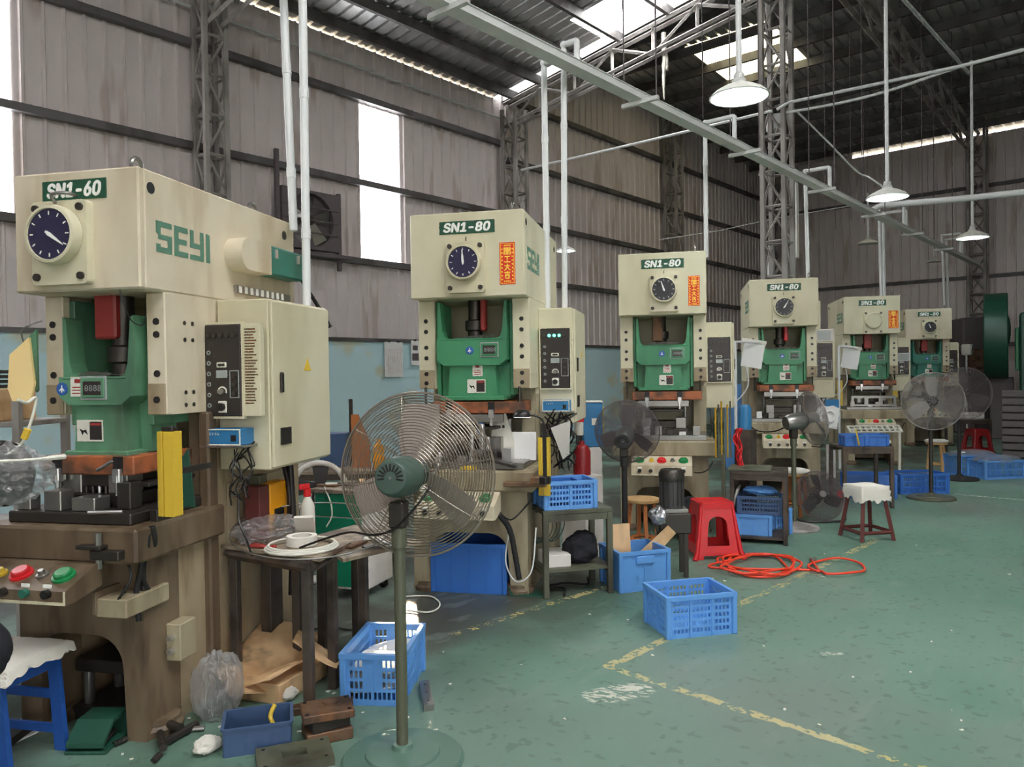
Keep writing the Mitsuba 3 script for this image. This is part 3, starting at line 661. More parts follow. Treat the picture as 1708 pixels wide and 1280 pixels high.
    for q, r, m in ((.13, .034, 'button_green'), (.33, .014, 'yellow'), (.5, .036, 'red'), (.68, .014, 'steel'), (.86, .036, 'button_green')):
        x = a + (b - a) * q
        t.part('button', mv(lathe([(r + .01, -.002), (r + .01, .01), (r, .012), (r, .025), (r * .8, .03), (0, .03)], 20), (x, yb + .085, z1 - .015), rx=sl_), m, parent=k, smooth=35)
    for q in range(5):
        x = a + (b - a) * (.14 + .18 * q)
        t.part('selector', at3(disc(.018, -.022, 0, 12), x, yb, z0 + .045), 'dark_steel' if q in (1, 2) else ('black' if q != 3 else 'teal_box'), parent=k, smooth=30)
        if q not in (1, 2):
            t.part('tag', bx(x - .02, x + .02, yb - .003, yb, z0 + .068, z0 + .082), 'white', parent=k)
    t.part('box_bracket', bx(a + .08, b - .08, yb + .15, -.01, z0 + .03, z0 + .09), low, parent=k)
    # control cabinet
    c0, c1, cy0, cy1, cz0, cz1 = P['cab']
    k = t.part('control_cabinet', bx(c0, c1, cy0, cy1, cz0, cz1, .006), 'press_beige', label='beige control cabinet on the right flank')
    t.part('cabinet_door', bx(c1, c1 + .018, cy0 + .005, cy1 - .01, cz0 + .01, cz1 - .01, .005), 'press_beige', parent=k)
    t.part('handle', bx(c1 + .018, c1 + .03, cy0 + .07, cy0 + .1, cz0 + .45 * (cz1 - cz0), cz0 + .57 * (cz1 - cz0), .004), 'dark_steel', parent=k)
    t.part('warning_triangle', ext([(cy0 + .33, cz0 + .58 * (cz1 - cz0)), (cy0 + .41, cz0 + .58 * (cz1 - cz0)), (cy0 + .37, cz0 + .66 * (cz1 - cz0))], c1 + .018, c1 + .02, 'yz'), 'yellow', parent=k)
    t.part('socket', bx(c1 + .018, c1 + .026, cy0 + .07, cy0 + .17, cz0 + .14 * (cz1 - cz0), cz0 + .24 * (cz1 - cz0)), 'black', parent=k)
    face_panel(t, k, *P['panel'], leds=P.get('leds'))
    if P.get('strip'):
        a, b, z0, z1 = P['strip']; y = P['panel'][2]
        s = t.part('instruction_strip', bx(a, b, y - .02, y + .02, z0, z1, .003), 'press_beige', label='beige strip of printed instructions')
        t.part('print', cat([bx(a + .012, b - .012 - rnd.uniform(0, .03), y - .0215, y - .02, z1 - .03 - .014 * q, z1 - .023 - .014 * q) for q in range(27)]), 'rust', parent=s)
    for c_ in P.get('curtains', ()):
        light_curtain(t, *c_)
    return t
N80 = dict(W=.43, h0=2.155, h1=2.775, D=1.45, bed=.91, gib=1.485, cw=.13, up='press_beige', low='press_oily_light', holes=(1.53, 1.60, 1.72, 1.80, 1.92, 2.0), slide='slide_green', plate=(-.2, .215, 2.618, 2.71), name='SN1-80',
    s0=1.42, s1=1.68, s2=1.86, st=(-.01, .14, (.04, 1.58), (.03, 1.455)), screw=-.02, guard=(.06, .10, .0, 'red_faded'), orange=1.305, die=True, bol='steel', arch=.44, foot='press_oily', box=(-.3, .27, .60, .745), boxm='press_beige_old',
    cab=(.43, .70, .52, 1.15, 1.2, 2.1), panel=(.45, .68, .51, 1.477, 1.94))
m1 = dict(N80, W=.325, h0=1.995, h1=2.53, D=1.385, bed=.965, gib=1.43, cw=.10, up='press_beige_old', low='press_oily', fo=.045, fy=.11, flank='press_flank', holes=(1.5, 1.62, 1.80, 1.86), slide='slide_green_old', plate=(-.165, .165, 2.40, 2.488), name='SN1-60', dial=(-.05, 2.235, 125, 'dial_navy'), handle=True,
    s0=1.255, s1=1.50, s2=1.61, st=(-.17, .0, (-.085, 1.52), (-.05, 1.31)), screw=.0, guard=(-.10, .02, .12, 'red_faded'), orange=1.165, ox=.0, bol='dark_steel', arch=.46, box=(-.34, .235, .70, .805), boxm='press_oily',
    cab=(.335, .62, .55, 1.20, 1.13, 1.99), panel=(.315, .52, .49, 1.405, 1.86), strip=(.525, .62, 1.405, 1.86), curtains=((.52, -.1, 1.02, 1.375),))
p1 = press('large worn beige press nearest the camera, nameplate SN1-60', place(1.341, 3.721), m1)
p2 = press('beige and green press with nameplate SN1-80, first one beyond the SN1-60 press', place(4.04, 3.915), dict(N80, dial=(0, 2.40, -3, 'dial_navy'), poster=(.248, .363, 2.237, 2.539), leds=(None, 'button_green', 'button_green', 'button_green', None), curtains=((.56, -.05, .73, 1.14),)))
p3 = press('beige SN1-80 press third in the row, its white pointer leaning left', place(6.787, 3.881), dict(N80, dial=(.02, 2.40, -18, 'dial_black'), poster=(.255, .365, 2.236, 2.53), guard=(-.09, .02, -.02, 'rust'), curtains=((-.62, -.2, .98, 1.26),)))
p4 = press('beige SN1-80 press fourth in the row, its white pointer leaning right, with no poster', place(9.909, 3.881), dict(N80, dial=(0, 2.40, 32, 'dial_black'), guard=(.05, .10, .05, 'red')))
p5 = press('beige SN1-80 press fifth in the row with a blank dial cover and red poster', place(13.45, 3.8), dict(N80, dial=(.01, 2.37, 0, 'cover'), poster=(.25, .4, 2.24, 2.53), guard=(-.06, .06, 0, 'red_faded'), curtains=((-.53, -.1, .98, 1.4),)))
p6 = press('dull beige and teal SN1-80 press, farthest of the row', place(17.3, 3.81), dict(N80, dial=(0, 2.40, -20, 'dial_black'), slide='slide_teal', up='press_beige_old', guard=(-.06, .06, 0, 'red_faded'), curtains=((-.72, -.3, 1.0, 1.4),)))
# extras on the nearest press
k = p1.part('motor_box', mv(ext(Point(0, 0).buffer(.085, quad_segs=6).union(sbox(0, -.085, .16, .085)), 0, .1, 'xy'), (0, 0, 0)) if 0 else ext(Point(.72, 2.245).buffer(.085, quad_segs=8).union(sbox(.72, 2.16, .93, 2.33)), .325, .43, 'yz'), 'press_beige_old', label='rounded beige motor housing')
p1.part('motor_cover', bx(.325, .425, .93, 1.3, 2.165, 2.325, .008), 'slide_teal', parent=k, label='green motor cover')
for y in (.99, 1.24):
    p1.part('latch', bx(.425, .43, y - .015, y + .015, 2.26, 2.31), 'bright_steel', parent=k)
k = p1.part('terminal_rack', bx(.325, .345, .72, 1.29, 2.045, 2.085), 'steel', label='row of white tags')
for q in range(9):
    p1.part('tag', bx(.345, .348, .74 + q * .055, .765 + q * .055, 2.047, 2.083), 'white', parent=k)
p1.part('cable', tube(bezier([(.4, 1.3, 2.2), (.42, 1.4, 2.1), (.45, 1.48, 2.0), (.5, 1.5, 1.9)], 16), .012, 6), 'rubber', smooth=True)
for y in (.30, .36):
    for z in (1.86, 1.78, 1.53, 1.47):
        p1.part('side_screw', mv(disc(.010, -.004, .001, 8), (.325, y, z), rz=90), 'dark_steel')
p1.part('junction_box', bx(.325, .40, .12, .24, .31, .48, .005), 'press_oily_light', label='small junction box on the leg')
for z in (.36, .42):
    p1.part('conduit_nut', mv(disc(.014, -.03, 0, 8), (.36, .12, z)), 'bright_steel', smooth=30)
# blue controllers on brackets under two panels
for p, x0, x1, y0, z0, z1 in ((p1, .33, .53, .43, 1.265, 1.345), (p2, .47, .68, .42, 1.30, 1.385)):
    k = p.part('controller', bx(x0, x1, y0, y0 + .16, z0, z1, .003), 'blue_box', label='blue controller box on a bracket')
    fr = sbox(x0, z0, x1, z1)
    p.part('frame', ext(fr.difference(fr.buffer(-.006)), y0 - .003, y0, 'xz'), 'offwhite', parent=k)
    p.part('rocker', bx(x1 - .05, x1 - .025, y0 - .006, y0, z0 + .02, z0 + .05), 'black', parent=k)
    p.part('caption', mv(text('1 2 3 4', .012, .001, False), (x0 + .03, y0 - .001, z1 - .03)), 'offwhite', parent=k)
    p.part('shelf', bx(x0 - .02, x1 + .02, y0 - .01, y0 + .18, z0 - .012, z0, .002), 'steel')
p1.part('cable_tangle', cat([tube(bezier([(.5 + rnd.uniform(-.05, .06), .48 + rnd.uniform(-.05, .05), 1.25 - .06 * i + rnd.uniform(-.05, .03)) for i in range(5)], 24), .004, 4) for _ in range(9)]), 'black')
p1.part('loose_cable', tube(bezier([(.5, .45, 1.0), (.52, .42, .9), (.58, .38, .82), (.66, .3, .76)], 20), .005, 5), 'black')
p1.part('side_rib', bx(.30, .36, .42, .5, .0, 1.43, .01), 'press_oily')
# ------------------------------------------------------------------ pipes, trays, lamps under the roof
def run(name, label, cat_, pts, r, bsdf, n=8, group=None, smooth=True, curve=0):
    return solo(name, label, cat_, tube(bezier(pts, curve) if curve else np.array(pts, float), r, n), bsdf, smooth, group=group)
TY, TZ = 3.75, 4.08
t = Th('cable_tray', 'long grey cable tray hung from rods above the row of presses', 'cable tray')
t.part('channel', mv(ext(sbox(-.065, 0, .065, .06).difference(sbox(-.06, .005, .06, .2)), -3, 22, 'yz'), (0, TY, TZ)), 'pipe_grey')
for s in (-1, 1):
    t.part('lip', bx(-3, 22, TY + s * .065 - .01, TY + s * .065 + .01, TZ + .055, TZ + .065, .003), 'pipe_grey')
for x in (1.2, 3.7, 6.15, 8.4, 10.9, 13.3, 15.7, 18.2):
    b = t.part('hanger', bx(x - .02, x + .02, TY - .22, TY + .16, TZ - .04, TZ, .003), 'pipe_grey')
    for s in (-.2, .14):
        t.part('rod', cyl((x, TY + s, TZ - .03), (x, TY + s, (roofz(TY) if x < XT else roof2z(x)) - .05), .007, 6), 'iron_dark', parent=b)
def drop(label, top, bot, r=.025, group=None):
    top, bot = np.array(top), np.array(bot); t = Th('vertical_pipe', label, 'pipe', group=group)
    u = np.array([top[0], TY, TZ + .03]); a = np.array([top[0], TY, top[2]])
    t.part('pipe', tube(np.array([u, a + (u - a) * .02, a + (top - a) * .03, top + (a - top) * .03, top + (0, 0, -.04), bot]), r, 10), 'pipe_white', smooth=40)
    t.part('elbow', mv(trimesh_sphere(r * 1.25), tuple(top)), 'pipe_white', smooth=True)
    for k in (.3, .65):
        q = top + (bot - top) * k; t.part('coupling', cyl(q - (0, 0, .03), q + (0, 0, .03), r * 1.15, 10), 'pipe_white', smooth=30)
def trimesh_sphere(r, n=2):
    m = trimesh.creation.icosphere(n); return np.array(m.vertices) * r, np.array(m.faces)
def leanpipe(label, a, b, r):
    t = Th('vertical_pipe', label, 'pipe'); a, b = np.array(a), np.array(b); d = (a - b) / np.linalg.norm(a - b)
    t.part('pipe', tube(np.array([b, a + d * 2.2]), r, 10), 'pipe_white', smooth=40)
    for k in (.25, .7):
        q = b + (a - b) * k; t.part('coupling', cyl(q - d * .03, q + d * .03, r * 1.15, 10), 'pipe_white', smooth=30)
leanpipe('white pipe dropping to the rear of the SN1-60 press, left of its pair', (2.645, 4.053, 3.856), (2.657, 4.010, 2.472), .025)
leanpipe('white pipe dropping behind the SN1-60 control cabinet, right of its pair', (2.649, 3.863, 3.796), (2.629, 3.848, 1.975), .025)
drop('white pipe from the tray to the second press, left one of its pair', (5.027, 3.950, 4.151), (5.007, 3.928, 2.051))
drop('white pipe from the tray to the second press, right one of its pair', (5.217, 3.886, 4.339), (5.179, 3.883, 2.081))
drop('white pipe from the tray down to the third press', (8.203, 4.105, 4.440), (8.181, 4.098, 2.891), .026)
drop('white pipe from the tray down to the fourth press', (11.319, 4.096, 4.467), (11.315, 4.066, 2.864), .028)
drop('white pipe from the tray to the fifth press, left one of its pair', (15.226, 4.166, 4.564), (15.221, 4.136, 2.851), .028)
drop('white pipe from the tray to the fifth press, right one of its pair', (15.382, 4.137, 4.461), (15.364, 4.123, 2.859), .028)
drop('white pipe from the tray to the farthest press, left one of its pair', (20.024, 4.124, 4.630), (20.033, 4.075, 2.843), .03)
drop('white pipe from the tray to the farthest press, right one of its pair', (20.198, 4.073, 4.548), (20.210, 4.024, 2.848), .03)
run('conduit', 'thin conduit from the wall column to the lattice column behind the fourth press', 'conduit', [(11.830, 9.895, 5.639), (11.830, 6.955, 5.624), (11.830, 4.783, 5.629)], .025, 'pipe_grey')
run('conduit', 'upper one of two conduits running right from the junction box', 'conduit', [(11.800, 4.695, 5.620), (11.800, 4.507, 5.686), (11.800, 3.426, 5.651), (11.800, 2.181, 5.615), (11.800, 1.032, 5.645)], .025, 'pipe_grey')
run('conduit', 'sagging lower one of two conduits running right from the junction box', 'conduit', [(11.850, 4.564, 5.556), (11.850, 3.778, 5.515), (11.850, 3.119, 5.527), (11.850, 2.507, 5.595), (11.850, 2.176, 5.628)], .022, 'pipe_grey', curve=30)
run('conduit', 'conduit along the row of lamps ending at the far lamp pipe', 'conduit', [(11.410, 2.880, 6.701), (13.629, 2.880, 6.823), (16.203, 2.880, 6.952)], .028, 'pipe_grey')
run('conduit', 'thick white pipe running right from the cable tray above the fifth press', 'pipe', [(13.600, 3.852, 4.198), (13.600, 3.684, 4.262), (13.600, 2.640, 4.195), (13.600, 1.059, 4.133)], .05, 'pipe_white')
run('hanging_cable', 'slack cable from the junction box towards the second lamp', 'cable', [(12.037, 4.513, 5.645), (12.568, 4.195, 5.193), (13.068, 3.914, 4.772), (13.205, 3.754, 4.663), (12.916, 3.471, 4.412)], .016, 'pipe_grey', curve=30)
run('wire', 'thin wire across the far wall behind the third and fourth presses', 'wire', [(13.278, 7.633, 4.151), (14.045, 6.750, 4.309), (14.736, 5.955, 4.527), (15.887, 4.630, 4.794)], .008, 'pipe_grey')
run('wire', 'thin wire along the end wall above the fifth press', 'wire', [(24.950, 6.757, 6.753), (24.900, 5.605, 6.264), (24.900, 5.355, 6.105)], .012, 'pipe_grey')
t = Th('junction_box', 'grey junction box strapped to the lattice column behind the fourth press', 'electrical box', tf((13.218, 5.293, 5.882), rz=-50))
t.part('housing', bx(-.13, .13, -.09, .09, -.14, .14, .01), 'pipe_grey'); t.part('cover', bx(-.12, .12, -.1, -.09, -.13, .13, .005), 'pipe_grey')
t.part('cable', tube(bezier([(-.1, 0, -.14), (-.16, -.02, -.25), (-.12, -.02, -.36), (-.04, -.03, -.3)], 14), .01, 5), 'rubber', smooth=True)
run('conduit', 'upright conduit strapped along the lattice column behind the fourth press', 'conduit', [(13.064, 5.366, 8.181), (13.062, 5.324, 6.007), (13.075, 5.286, 4.972), (12.999, 5.337, 3.214)], .035, 'pipe_white')
solo('wall_strip', 'bright white upright strip beside the lattice column behind the fourth press', 'duct', mv(bx(-.06, .06, -.04, .04, -.6, .75, .01), tuple((13.915, 5.216, 4.199))), 'white')
solo('hanging_rag', 'pale torn strip dangling from the roof truss', 'rag', cat([tube(bezier([(12.160, 6.858, 7.562), (12.158, 6.851, 7.086), (12.143, 6.859, 6.715), (12.144, 6.852, 6.387)], 12), [.05, .045, .05, .04, .035, .05, .03, .035, .03, .028, .02, .02, .01][:len(bezier([(0,0,0),(1,0,0),(2,0,0),(3,0,0)], 12))], 5), tube(bezier([(12.162, 6.850, 7.297), (12.185, 6.819, 7.085), (12.182, 6.819, 6.895)], 8), .035, 5)]), 'offwhite', True)
def lamp(label, p, r, pipe_top, on=True):
    t = Th('pendant_lamp', label, 'lamp', tf(p), group=None); k = r / .26
    t.part('shade', lathe([(.26 * k, -.005), (.265 * k, 0), (.22 * k, .045 * k), (.15 * k, .085 * k), (.09 * k, .11 * k), (.06 * k, .125 * k), (.055 * k, .12 * k), (.14 * k, .075 * k), (.215 * k, .035 * k), (.25 * k, -.005), (.26 * k, -.005)], 36), 'white', smooth=40)
    t.part('socket', lathe([(.035 * k, .06 * k), (.06 * k, .11 * k), (.062 * k, .15 * k), (.045 * k, .16 * k), (.045 * k, .2 * k), (.03 * k, .22 * k), (0, .22 * k)], 16), 'pipe_grey', smooth=35)
    t.part('bulb', lathe([(0, -.012 * k), (.05 * k, -.008 * k), (.13 * k, .01 * k), (.14 * k, .03 * k), (.1 * k, .06 * k), (0, .07 * k)][:], 20), 'white', smooth=True, emit=(LAMP_GLOW * .8, LAMP_GLOW, LAMP_GLOW * 1.02) if on else None)
    t.part('pipe', tube(np.array([[0, 0, .2 * k], [0, 0, pipe_top - p[2]]]), .026, 8), 'pipe_white', smooth=40)
    zr = (roofz(p[1]) if p[0] < XT else roof2z(p[0])) - p[2]
    if zr > pipe_top - p[2] + .05: t.part('hanger_wire', cyl((0, 0, pipe_top - p[2]), (0, 0, zr), .006, 5), 'iron_dark')
lamp('lit white pendant lamp, the nearest and largest one under the roof', (6.490, 2.919, 4.000), .255, 7.9)
lamp('white pendant lamp second along its row, hanging over the fourth press', (11.764, 3.107, 4.000), .28, 8.2)
lamp('white pendant lamp hanging farthest right, above the sixth press', (16.586, 2.906, 4.000), .28, 7.3)
lamp('dark pendant lamp hanging beyond the cable tray over the fifth press', (20.181, 5.777, 4.654), .25, 5.9, False)
lamp('small white pendant lamp low on the wall beside the second press pipes', (12.083, 9.011, 3.956), .19, 5.3)
lamp('tiny pendant lamp near the far wall above the sixth press', (24.029, 5.147, 4.527), .2, 5.0, False)
# exhaust fan on the left wall
t = Th('exhaust_fan', 'dark square exhaust fan hung on upright bars on the left wall', 'fan', tf((7.15, 10.36, 4.05)))
t.part('frame', ext(sbox(-.52, -.46, .52, .46).difference(Point(0, 0).buffer(.42)), -.06, .04, 'xz'), 'iron_dark')
t.part('back', bx(-.5, .5, .05, .06, -.45, .45), 'iron_dark')
for i in range(5):
    t.part('blade', mv(mv(ext([(-.05, .06), (.06, .06), (.13, .39), (-.09, .4)], -.004, .004, 'xz'), (0, 0, 0), rz=22), (0, 0, 0), ry=72 * i), 'steel')
t.part('hub', disc(.08, -.03, .03), 'dark_steel')
for z in (-.2, 0, .2):
    t.part('guard_bar', bx(-.52, .52, -.075, -.06, z - .01, z + .01), 'iron_dark')
for x, a, b in ((-.58, -.5, 1.0), (.55, -.75, .5)):
    t.part('upright_bar', bx(x - .03, x + .03, -.05, .01, a, b), 'iron_dark')
t.part('shelf_bar', bx(-.7, .75, -.1, .0, -.56, -.5), 'iron_dark')
# notices hung on the left behind the second press
for i, (lab, p, w, h, mt) in enumerate((('pink printed table sheet clipped to a wire, left of two notices', (8.919, 10.456, 1.865), .42, .62, 'paper'), ('notice sheet with four photographs clipped beside the pink table sheet', (9.514, 10.452, 1.987), .38, .45, 'paper'))):
    t = Th('notice_sheet', lab, 'paper', tf(p), group=None)
    t.part('sheet', bx(-w / 2, w / 2, 0, .004, -h / 2, h / 2), mt)
    if i == 0:
        t.part('table_grid', cat([bx(-w * .42, w * .42, -.001, 0, h * (-.4 + .05 * q), h * (-.4 + .05 * q) + .002) for q in range(15)] + [bx(w * (-.42 + .12 * q), w * (-.42 + .12 * q) + .002, -.001, 0, -h * .4, h * .3) for q in range(8)]), 'red_faded')
    else:
        for x, z, a, b in ((-.09, .09, .06, .045), (.09, .06, .045, .03), (-.09, -.075, .08, .065), (.10, -.075, .075, .05)):
            t.part('photo', bx(x - a, x + a, -.001, 0, z - b, z + b), 'iron_dark')
    for q in (-.25, .25):
        t.part('clip', bx(q * w - .02, q * w + .02, -.012, .008, h / 2 - .01, h / 2 + .02, .003), 'black')
# ------------------------------------------------------------------ fans
def grille(R, depth, n, spokes, hubr, wr, sign):
    """rings and spokes of half a cage, bulging along sign * y"""
    def yy(r): return sign * depth * (1 - (r / R) ** 2.4)
    ms = []
    for i in range(n):
        r = hubr + (R - hubr) * (i / (n - 1)) ** .93
        a = np.linspace(0, 2 * math.pi, 56, endpoint=False)
        ms.append(tube(np.stack([r * np.cos(a), np.full(56, yy(r)), r * np.sin(a)], 1), wr, 4, True))
    for k in range(spokes):
        a = 2 * math.pi * k / spokes + .2
        rr = np.linspace(hubr * .5, R, 9)
        ms.append(tube(np.stack([rr * math.cos(a), [yy(r) - sign * wr for r in rr], rr * math.sin(a)], 1), wr * 1.3, 4))
    return cat(ms)
GR = {}
def blade(R, k):
    v, f = [], []
    n = 8
    for i in range(n):
        r = .06 + (R * .86 - .06) * i / (n - 1); w = (.30 + .42 * math.sin(min(1, (i + 1.6) / n) * 2.3)) * R * .34; tw = math.radians(38 - 22 * i / n)
        for s in (-1, -.33, .33, 1):
            for o in (-.002, .002):
                v.append((w * s * math.cos(tw) + .03 * i / n, w * s * math.sin(tw) + o, r))
    for i in range(n - 1):
        for j in range(3):
            for o in (0, 1):
                a, b, c, d = i * 8 + j * 2 + o, i * 8 + j * 2 + 2 + o, (i + 1) * 8 + j * 2 + 2 + o, (i + 1) * 8 + j * 2 + o
                f += [(a, b, c), (a, c, d)] if o == 0 else [(a, c, b), (a, d, c)]
    for a in range(0, n * 8 - 8, 8):
        for j in (0, 6):
            q = [a + j, a + j + 1, a + 9 + j, a + 8 + j]; f += [(q[0], q[1], q[2]), (q[0], q[2], q[3])]
    return mv((np.array(v), np.array(f)), (0, 0, 0), ry=120 * k)
def fan_head(t, R, H, mats, depth=.085, nr=24, spokes=8, wr=.0016, motor=(.075, .2), vents=True, back=0.0):
    """head centred on (0, 0, 0) of H; blows towards +y, motor towards -y"""
    wire, mot, bl = mats
    key = (R, nr)
    if key not in GR:
        GR[key] = (grille(R, depth, nr, spokes, R * .22, wr, -1), grille(R, depth, nr, spokes, R * .16, wr, 1), tube(np.stack([R * np.cos(np.linspace(0, 2 * math.pi, 64, endpoint=False)), np.zeros(64), R * np.sin(np.linspace(0, 2 * math.pi, 64, endpoint=False))], 1), wr * 3, 5, True), [blade(R, k) for k in range(3)])
    g = GR[key]
    t.part('rear_grille', g[0], wire, smooth=False, M=H, kind=None); t.part('front_grille', g[1], wire, M=H); t.part('rim', g[2], wire, M=H)
    for q in g[3]:
        t.part('blade', q, bl, smooth=40, M=H)
    t.part('hub', mv(lathe([(.05, -.06), (.05, .05), (.03, .07), (0, .07)], 18), (0, 0, 0), rx=-90), mot, smooth=35, M=H)
    mr, ml = motor
    y0 = -depth * .9
    # lathe along -y: rear of the motor looks back
    prof = [(mr * .45, 0), (mr * .92, .02), (mr, .05), (mr, ml * .66), (mr * .93, ml * .86), (mr * .80, ml * .98), (mr * .74, ml), (0, ml)]
    k = t.part('motor', mv(lathe(prof, 30), (0, y0, 0), rx=90), mot, smooth=40, M=H)
    if vents:
        for q in range(11):
            a = math.radians(-8 + 19.6 * q)
            t.part('vent', mv(mv(bx(-.0035, .0035, -.002, .002, mr * .32, mr * .66), (0, 0, 0), ry=-90 + math.degrees(a)), (0, y0 - ml, 0)), 'black', parent=k, M=H)
        t.part('screw', mv(disc(.006, -.003, 0, 8), (0, y0 - ml, 0)), 'steel', parent=k, M=H)
    return y0
def stand_fan(label, x, y, az, z, R, mats, pole, base_r, base_m, tilt=0, motor=(.075, .2), wr=.0016, nr=24, vents=True, lean=(0, 0), depth=.085):
    """a standing fan; az: the way it blows, degrees in plan"""
    t = Th('pedestal_fan', label, 'fan', tf((x, y, 0)))
    H = tf((0, 0, 0), rz=az - 90) @ tf((lean[0], motor[1] * .55 + depth, z), rx=tilt)
    fan_head(t, R, H, mats, depth, nr, 8, wr, motor, vents)
    zt = z - motor[0] - .05
    t.part('pole', tube(np.array([[lean[0] * 0, 0, .02], [0, 0, zt]]), .024, 14), pole, smooth=40)
    t.part('neck', cat([bx(-.032, .032, -.035, .035, zt - .06, zt + .05, .008)]), 'dark_steel', M=tf(rz=az - 90))
    t.part('clamp', cyl((0, 0, zt - .14), (0, 0, zt - .06), .032, 14), pole, smooth=30)
    t.part('base', lathe([(base_r, 0), (base_r * 1.01, .012), (base_r * .97, .026), (base_r * .62, .034), (base_r * .6, .044), (base_r * .3, .05), (.045, .056), (.04, .075), (0, .075)], 48), base_m, smooth=35)
    return t, H
FG = ('fan_wire', 'fan_green', 'fan_blade')
t, H = stand_fan('large pedestal fan in the foreground with wire cage and dark green motor', 2.085, 2.43, 26, 1.165, .356, FG, 'pole_olive', .25, 'base_green', -4, (.085, .2), .0018, 23)
t.part('power_cord', tube(bezier([np.array(q) - (2.085, 2.43, 0) for q in ((2.088, 2.240, 1.154), (2.042, 2.290, 1.065), (2.052, 2.430, 0.966), (2.090, 2.614, 0.914), (2.093, 2.763, 0.907), (2.083, 2.927, 0.861), (2.059, 3.106, 0.797))], 36), .005, 6), 'black', smooth=True)
DK = ('fan_dark', 'fan_dark', 'fan_dark')
stand_fan('dark pedestal fan between the second and third presses with white motor cap', *(5.348, 3.425, 0.544)[:2], 25, 1.09, .27, ('iron_dark', 'fan_dark', 'iron_dark'), 'rubber', .2, 'fan_dark', 12, (.08, .2), .0018, 20, True)
stand_fan('grey pedestal fan seen edge-on in front of the fourth press', *(7.655, 2.910, 0.000)[:2], -38, 1.1, .27, ('lattice_paint', 'steel', 'iron_dark'), 'pole_olive', .24, 'lattice_paint', 8, (.085, .22), .002, 18, False)
stand_fan('pedestal fan with round cage beside the white-topped round stool, far right', *(10.373, 2.272, 0.000)[:2], 200, 1.19, .34, ('lattice_paint', 'fan_dark', 'lattice_paint'), 'dark_steel', .27, 'pole_olive', 0, (.08, .18), .0022, 18, False)
stand_fan('dark brown pedestal fan behind the round-caged fan at the farthest press', *(12.361, 2.347, 0.000)[:2], 215, 1.22, .36, ('iron_dark', 'fan_dark', 'iron_dark'), 'rubber', .25, 'rubber', 0, (.08, .18), .0026, 16, False)
t = Th('floor_fan', 'black round floor fan tilted upward beside the edge-on pedestal fan', 'fan', tf((*(8.239, 2.858, 0.000)[:2], 0)))
H = tf((0, 0, .26), rz=225 - 90) @ tf(rx=22)
fan_head(t, .26, H, ('iron_dark', 'fan_dark', 'rubber'), .07, 16, 8, .002, (.07, .12), False)
t.part('badge', mv(disc(.035, -.004, 0), (0, .075, 0)), 'steel', M=H)
t.part('stand', tube(bezier([(-.27, .0, .26), (-.27, 0, .05), (-.2, .12, .015), (0, .16, .015), (.2, .12, .015), (.27, 0, .05), (.27, 0, .26)], 30), .012, 6), 'fan_dark', smooth=True, M=tf(rz=135))
# ------------------------------------------------------------------ crates, tubs and bins
def slots(w, h, nx_, rows, m=.03, gap=.011, solid=None):
    """a crate wall (x along, z up) cut by upright slots"""
    g = sbox(0, 0, w, h); cut = []
    rh = (h - 2 * m - (rows - 1) * .016) / rows; sw = (w - 2 * m) / nx_
    for r in range(rows):
        for i in range(nx_):
            a = m + i * sw; z = m + r * (rh + .016)
            if solid and solid[0] < (a + sw / 2) / w < solid[1] and solid[2] < (z + rh / 2) / h < solid[3]: continue
            cut.append(sbox(a + gap * .35, z, a + sw - gap * .35, z + rh))
    return g.difference(unary_union(cut))
CR = {}
def crate(name, label, cat_, M, w, d, h, bsdf, rows=4, slotted=True, group=None, solid=None, pitch=.027):
    key = (w, d, h, rows, slotted, solid)
    if key not in CR:
        tk = .006; ms = {}
        gx = slots(w, h, max(3, int(w / pitch)), rows, solid=solid) if slotted else sbox(0, 0, w, h)
        gy = slots(d, h, max(3, int(d / pitch)), rows) if slotted else sbox(0, 0, d, h)
        ms['wall'] = [mv(ext(gx, 0, tk, 'xz'), (-w / 2, -d / 2, 0)), mv(ext(gx, -tk, 0, 'xz'), (-w / 2, d / 2, 0)), mv(ext(gy, 0, tk, 'yz'), (-w / 2, -d / 2, 0)), mv(ext(gy, -tk, 0, 'yz'), (w / 2, -d / 2, 0))]
        ms['base'] = [bx(-w / 2, w / 2, -d / 2, d / 2, 0, .008)]
        o, i = sbox(-w / 2 - .012, -d / 2 - .012, w / 2 + .012, d / 2 + .012).buffer(.006), sbox(-w / 2 + .006, -d / 2 + .006, w / 2 - .006, d / 2 - .006)
        ms['rim'] = [ext(o.difference(i), h - .02, h + .004, 'xy')]
        ms['corner_post'] = [bx(sx * w / 2 - .016, sx * w / 2 + .016, sy * d / 2 - .016, sy * d / 2 + .016, 0, h - .015, .006) for sx in (-1, 1) for sy in (-1, 1)]
        n = max(2, int(w / .13)); rb = []
        for q in range(1, n):
            for s in (-1, 1):
                rb.append(bx(-w / 2 + q * w / n - .006, -w / 2 + q * w / n + .006, s * (d / 2 + .001) - .005, s * (d / 2 + .001) + .005, .004, h - .01))
        n = max(2, int(d / .13))
        for q in range(1, n):
            for s in (-1, 1):
                rb.append(bx(s * (w / 2 + .001) - .005, s * (w / 2 + .001) + .005, -d / 2 + q * d / n - .006, -d / 2 + q * d / n + .006, .004, h - .01))
        ms['rib'] = rb
        CR[key] = ms
    t = Th(name, label, cat_, M, group)
    for k, v in CR[key].items():
        for m in v:
            t.part(k, m, bsdf)
    return t
def yaw(a, b):
    return math.degrees(math.atan2(b[1] - a[1], b[0] - a[0]))
a, b = (2.277, 3.043, 0.000), (2.448, 2.798, 0.000)
CA = tf((a[0] + b[0]) / 2 * 0 + 2.53 if 0 else (2.545, 3.09, 0), rz=yaw(a, b)) if 0 else tf((2.53, 3.076, 0), rz=-55)
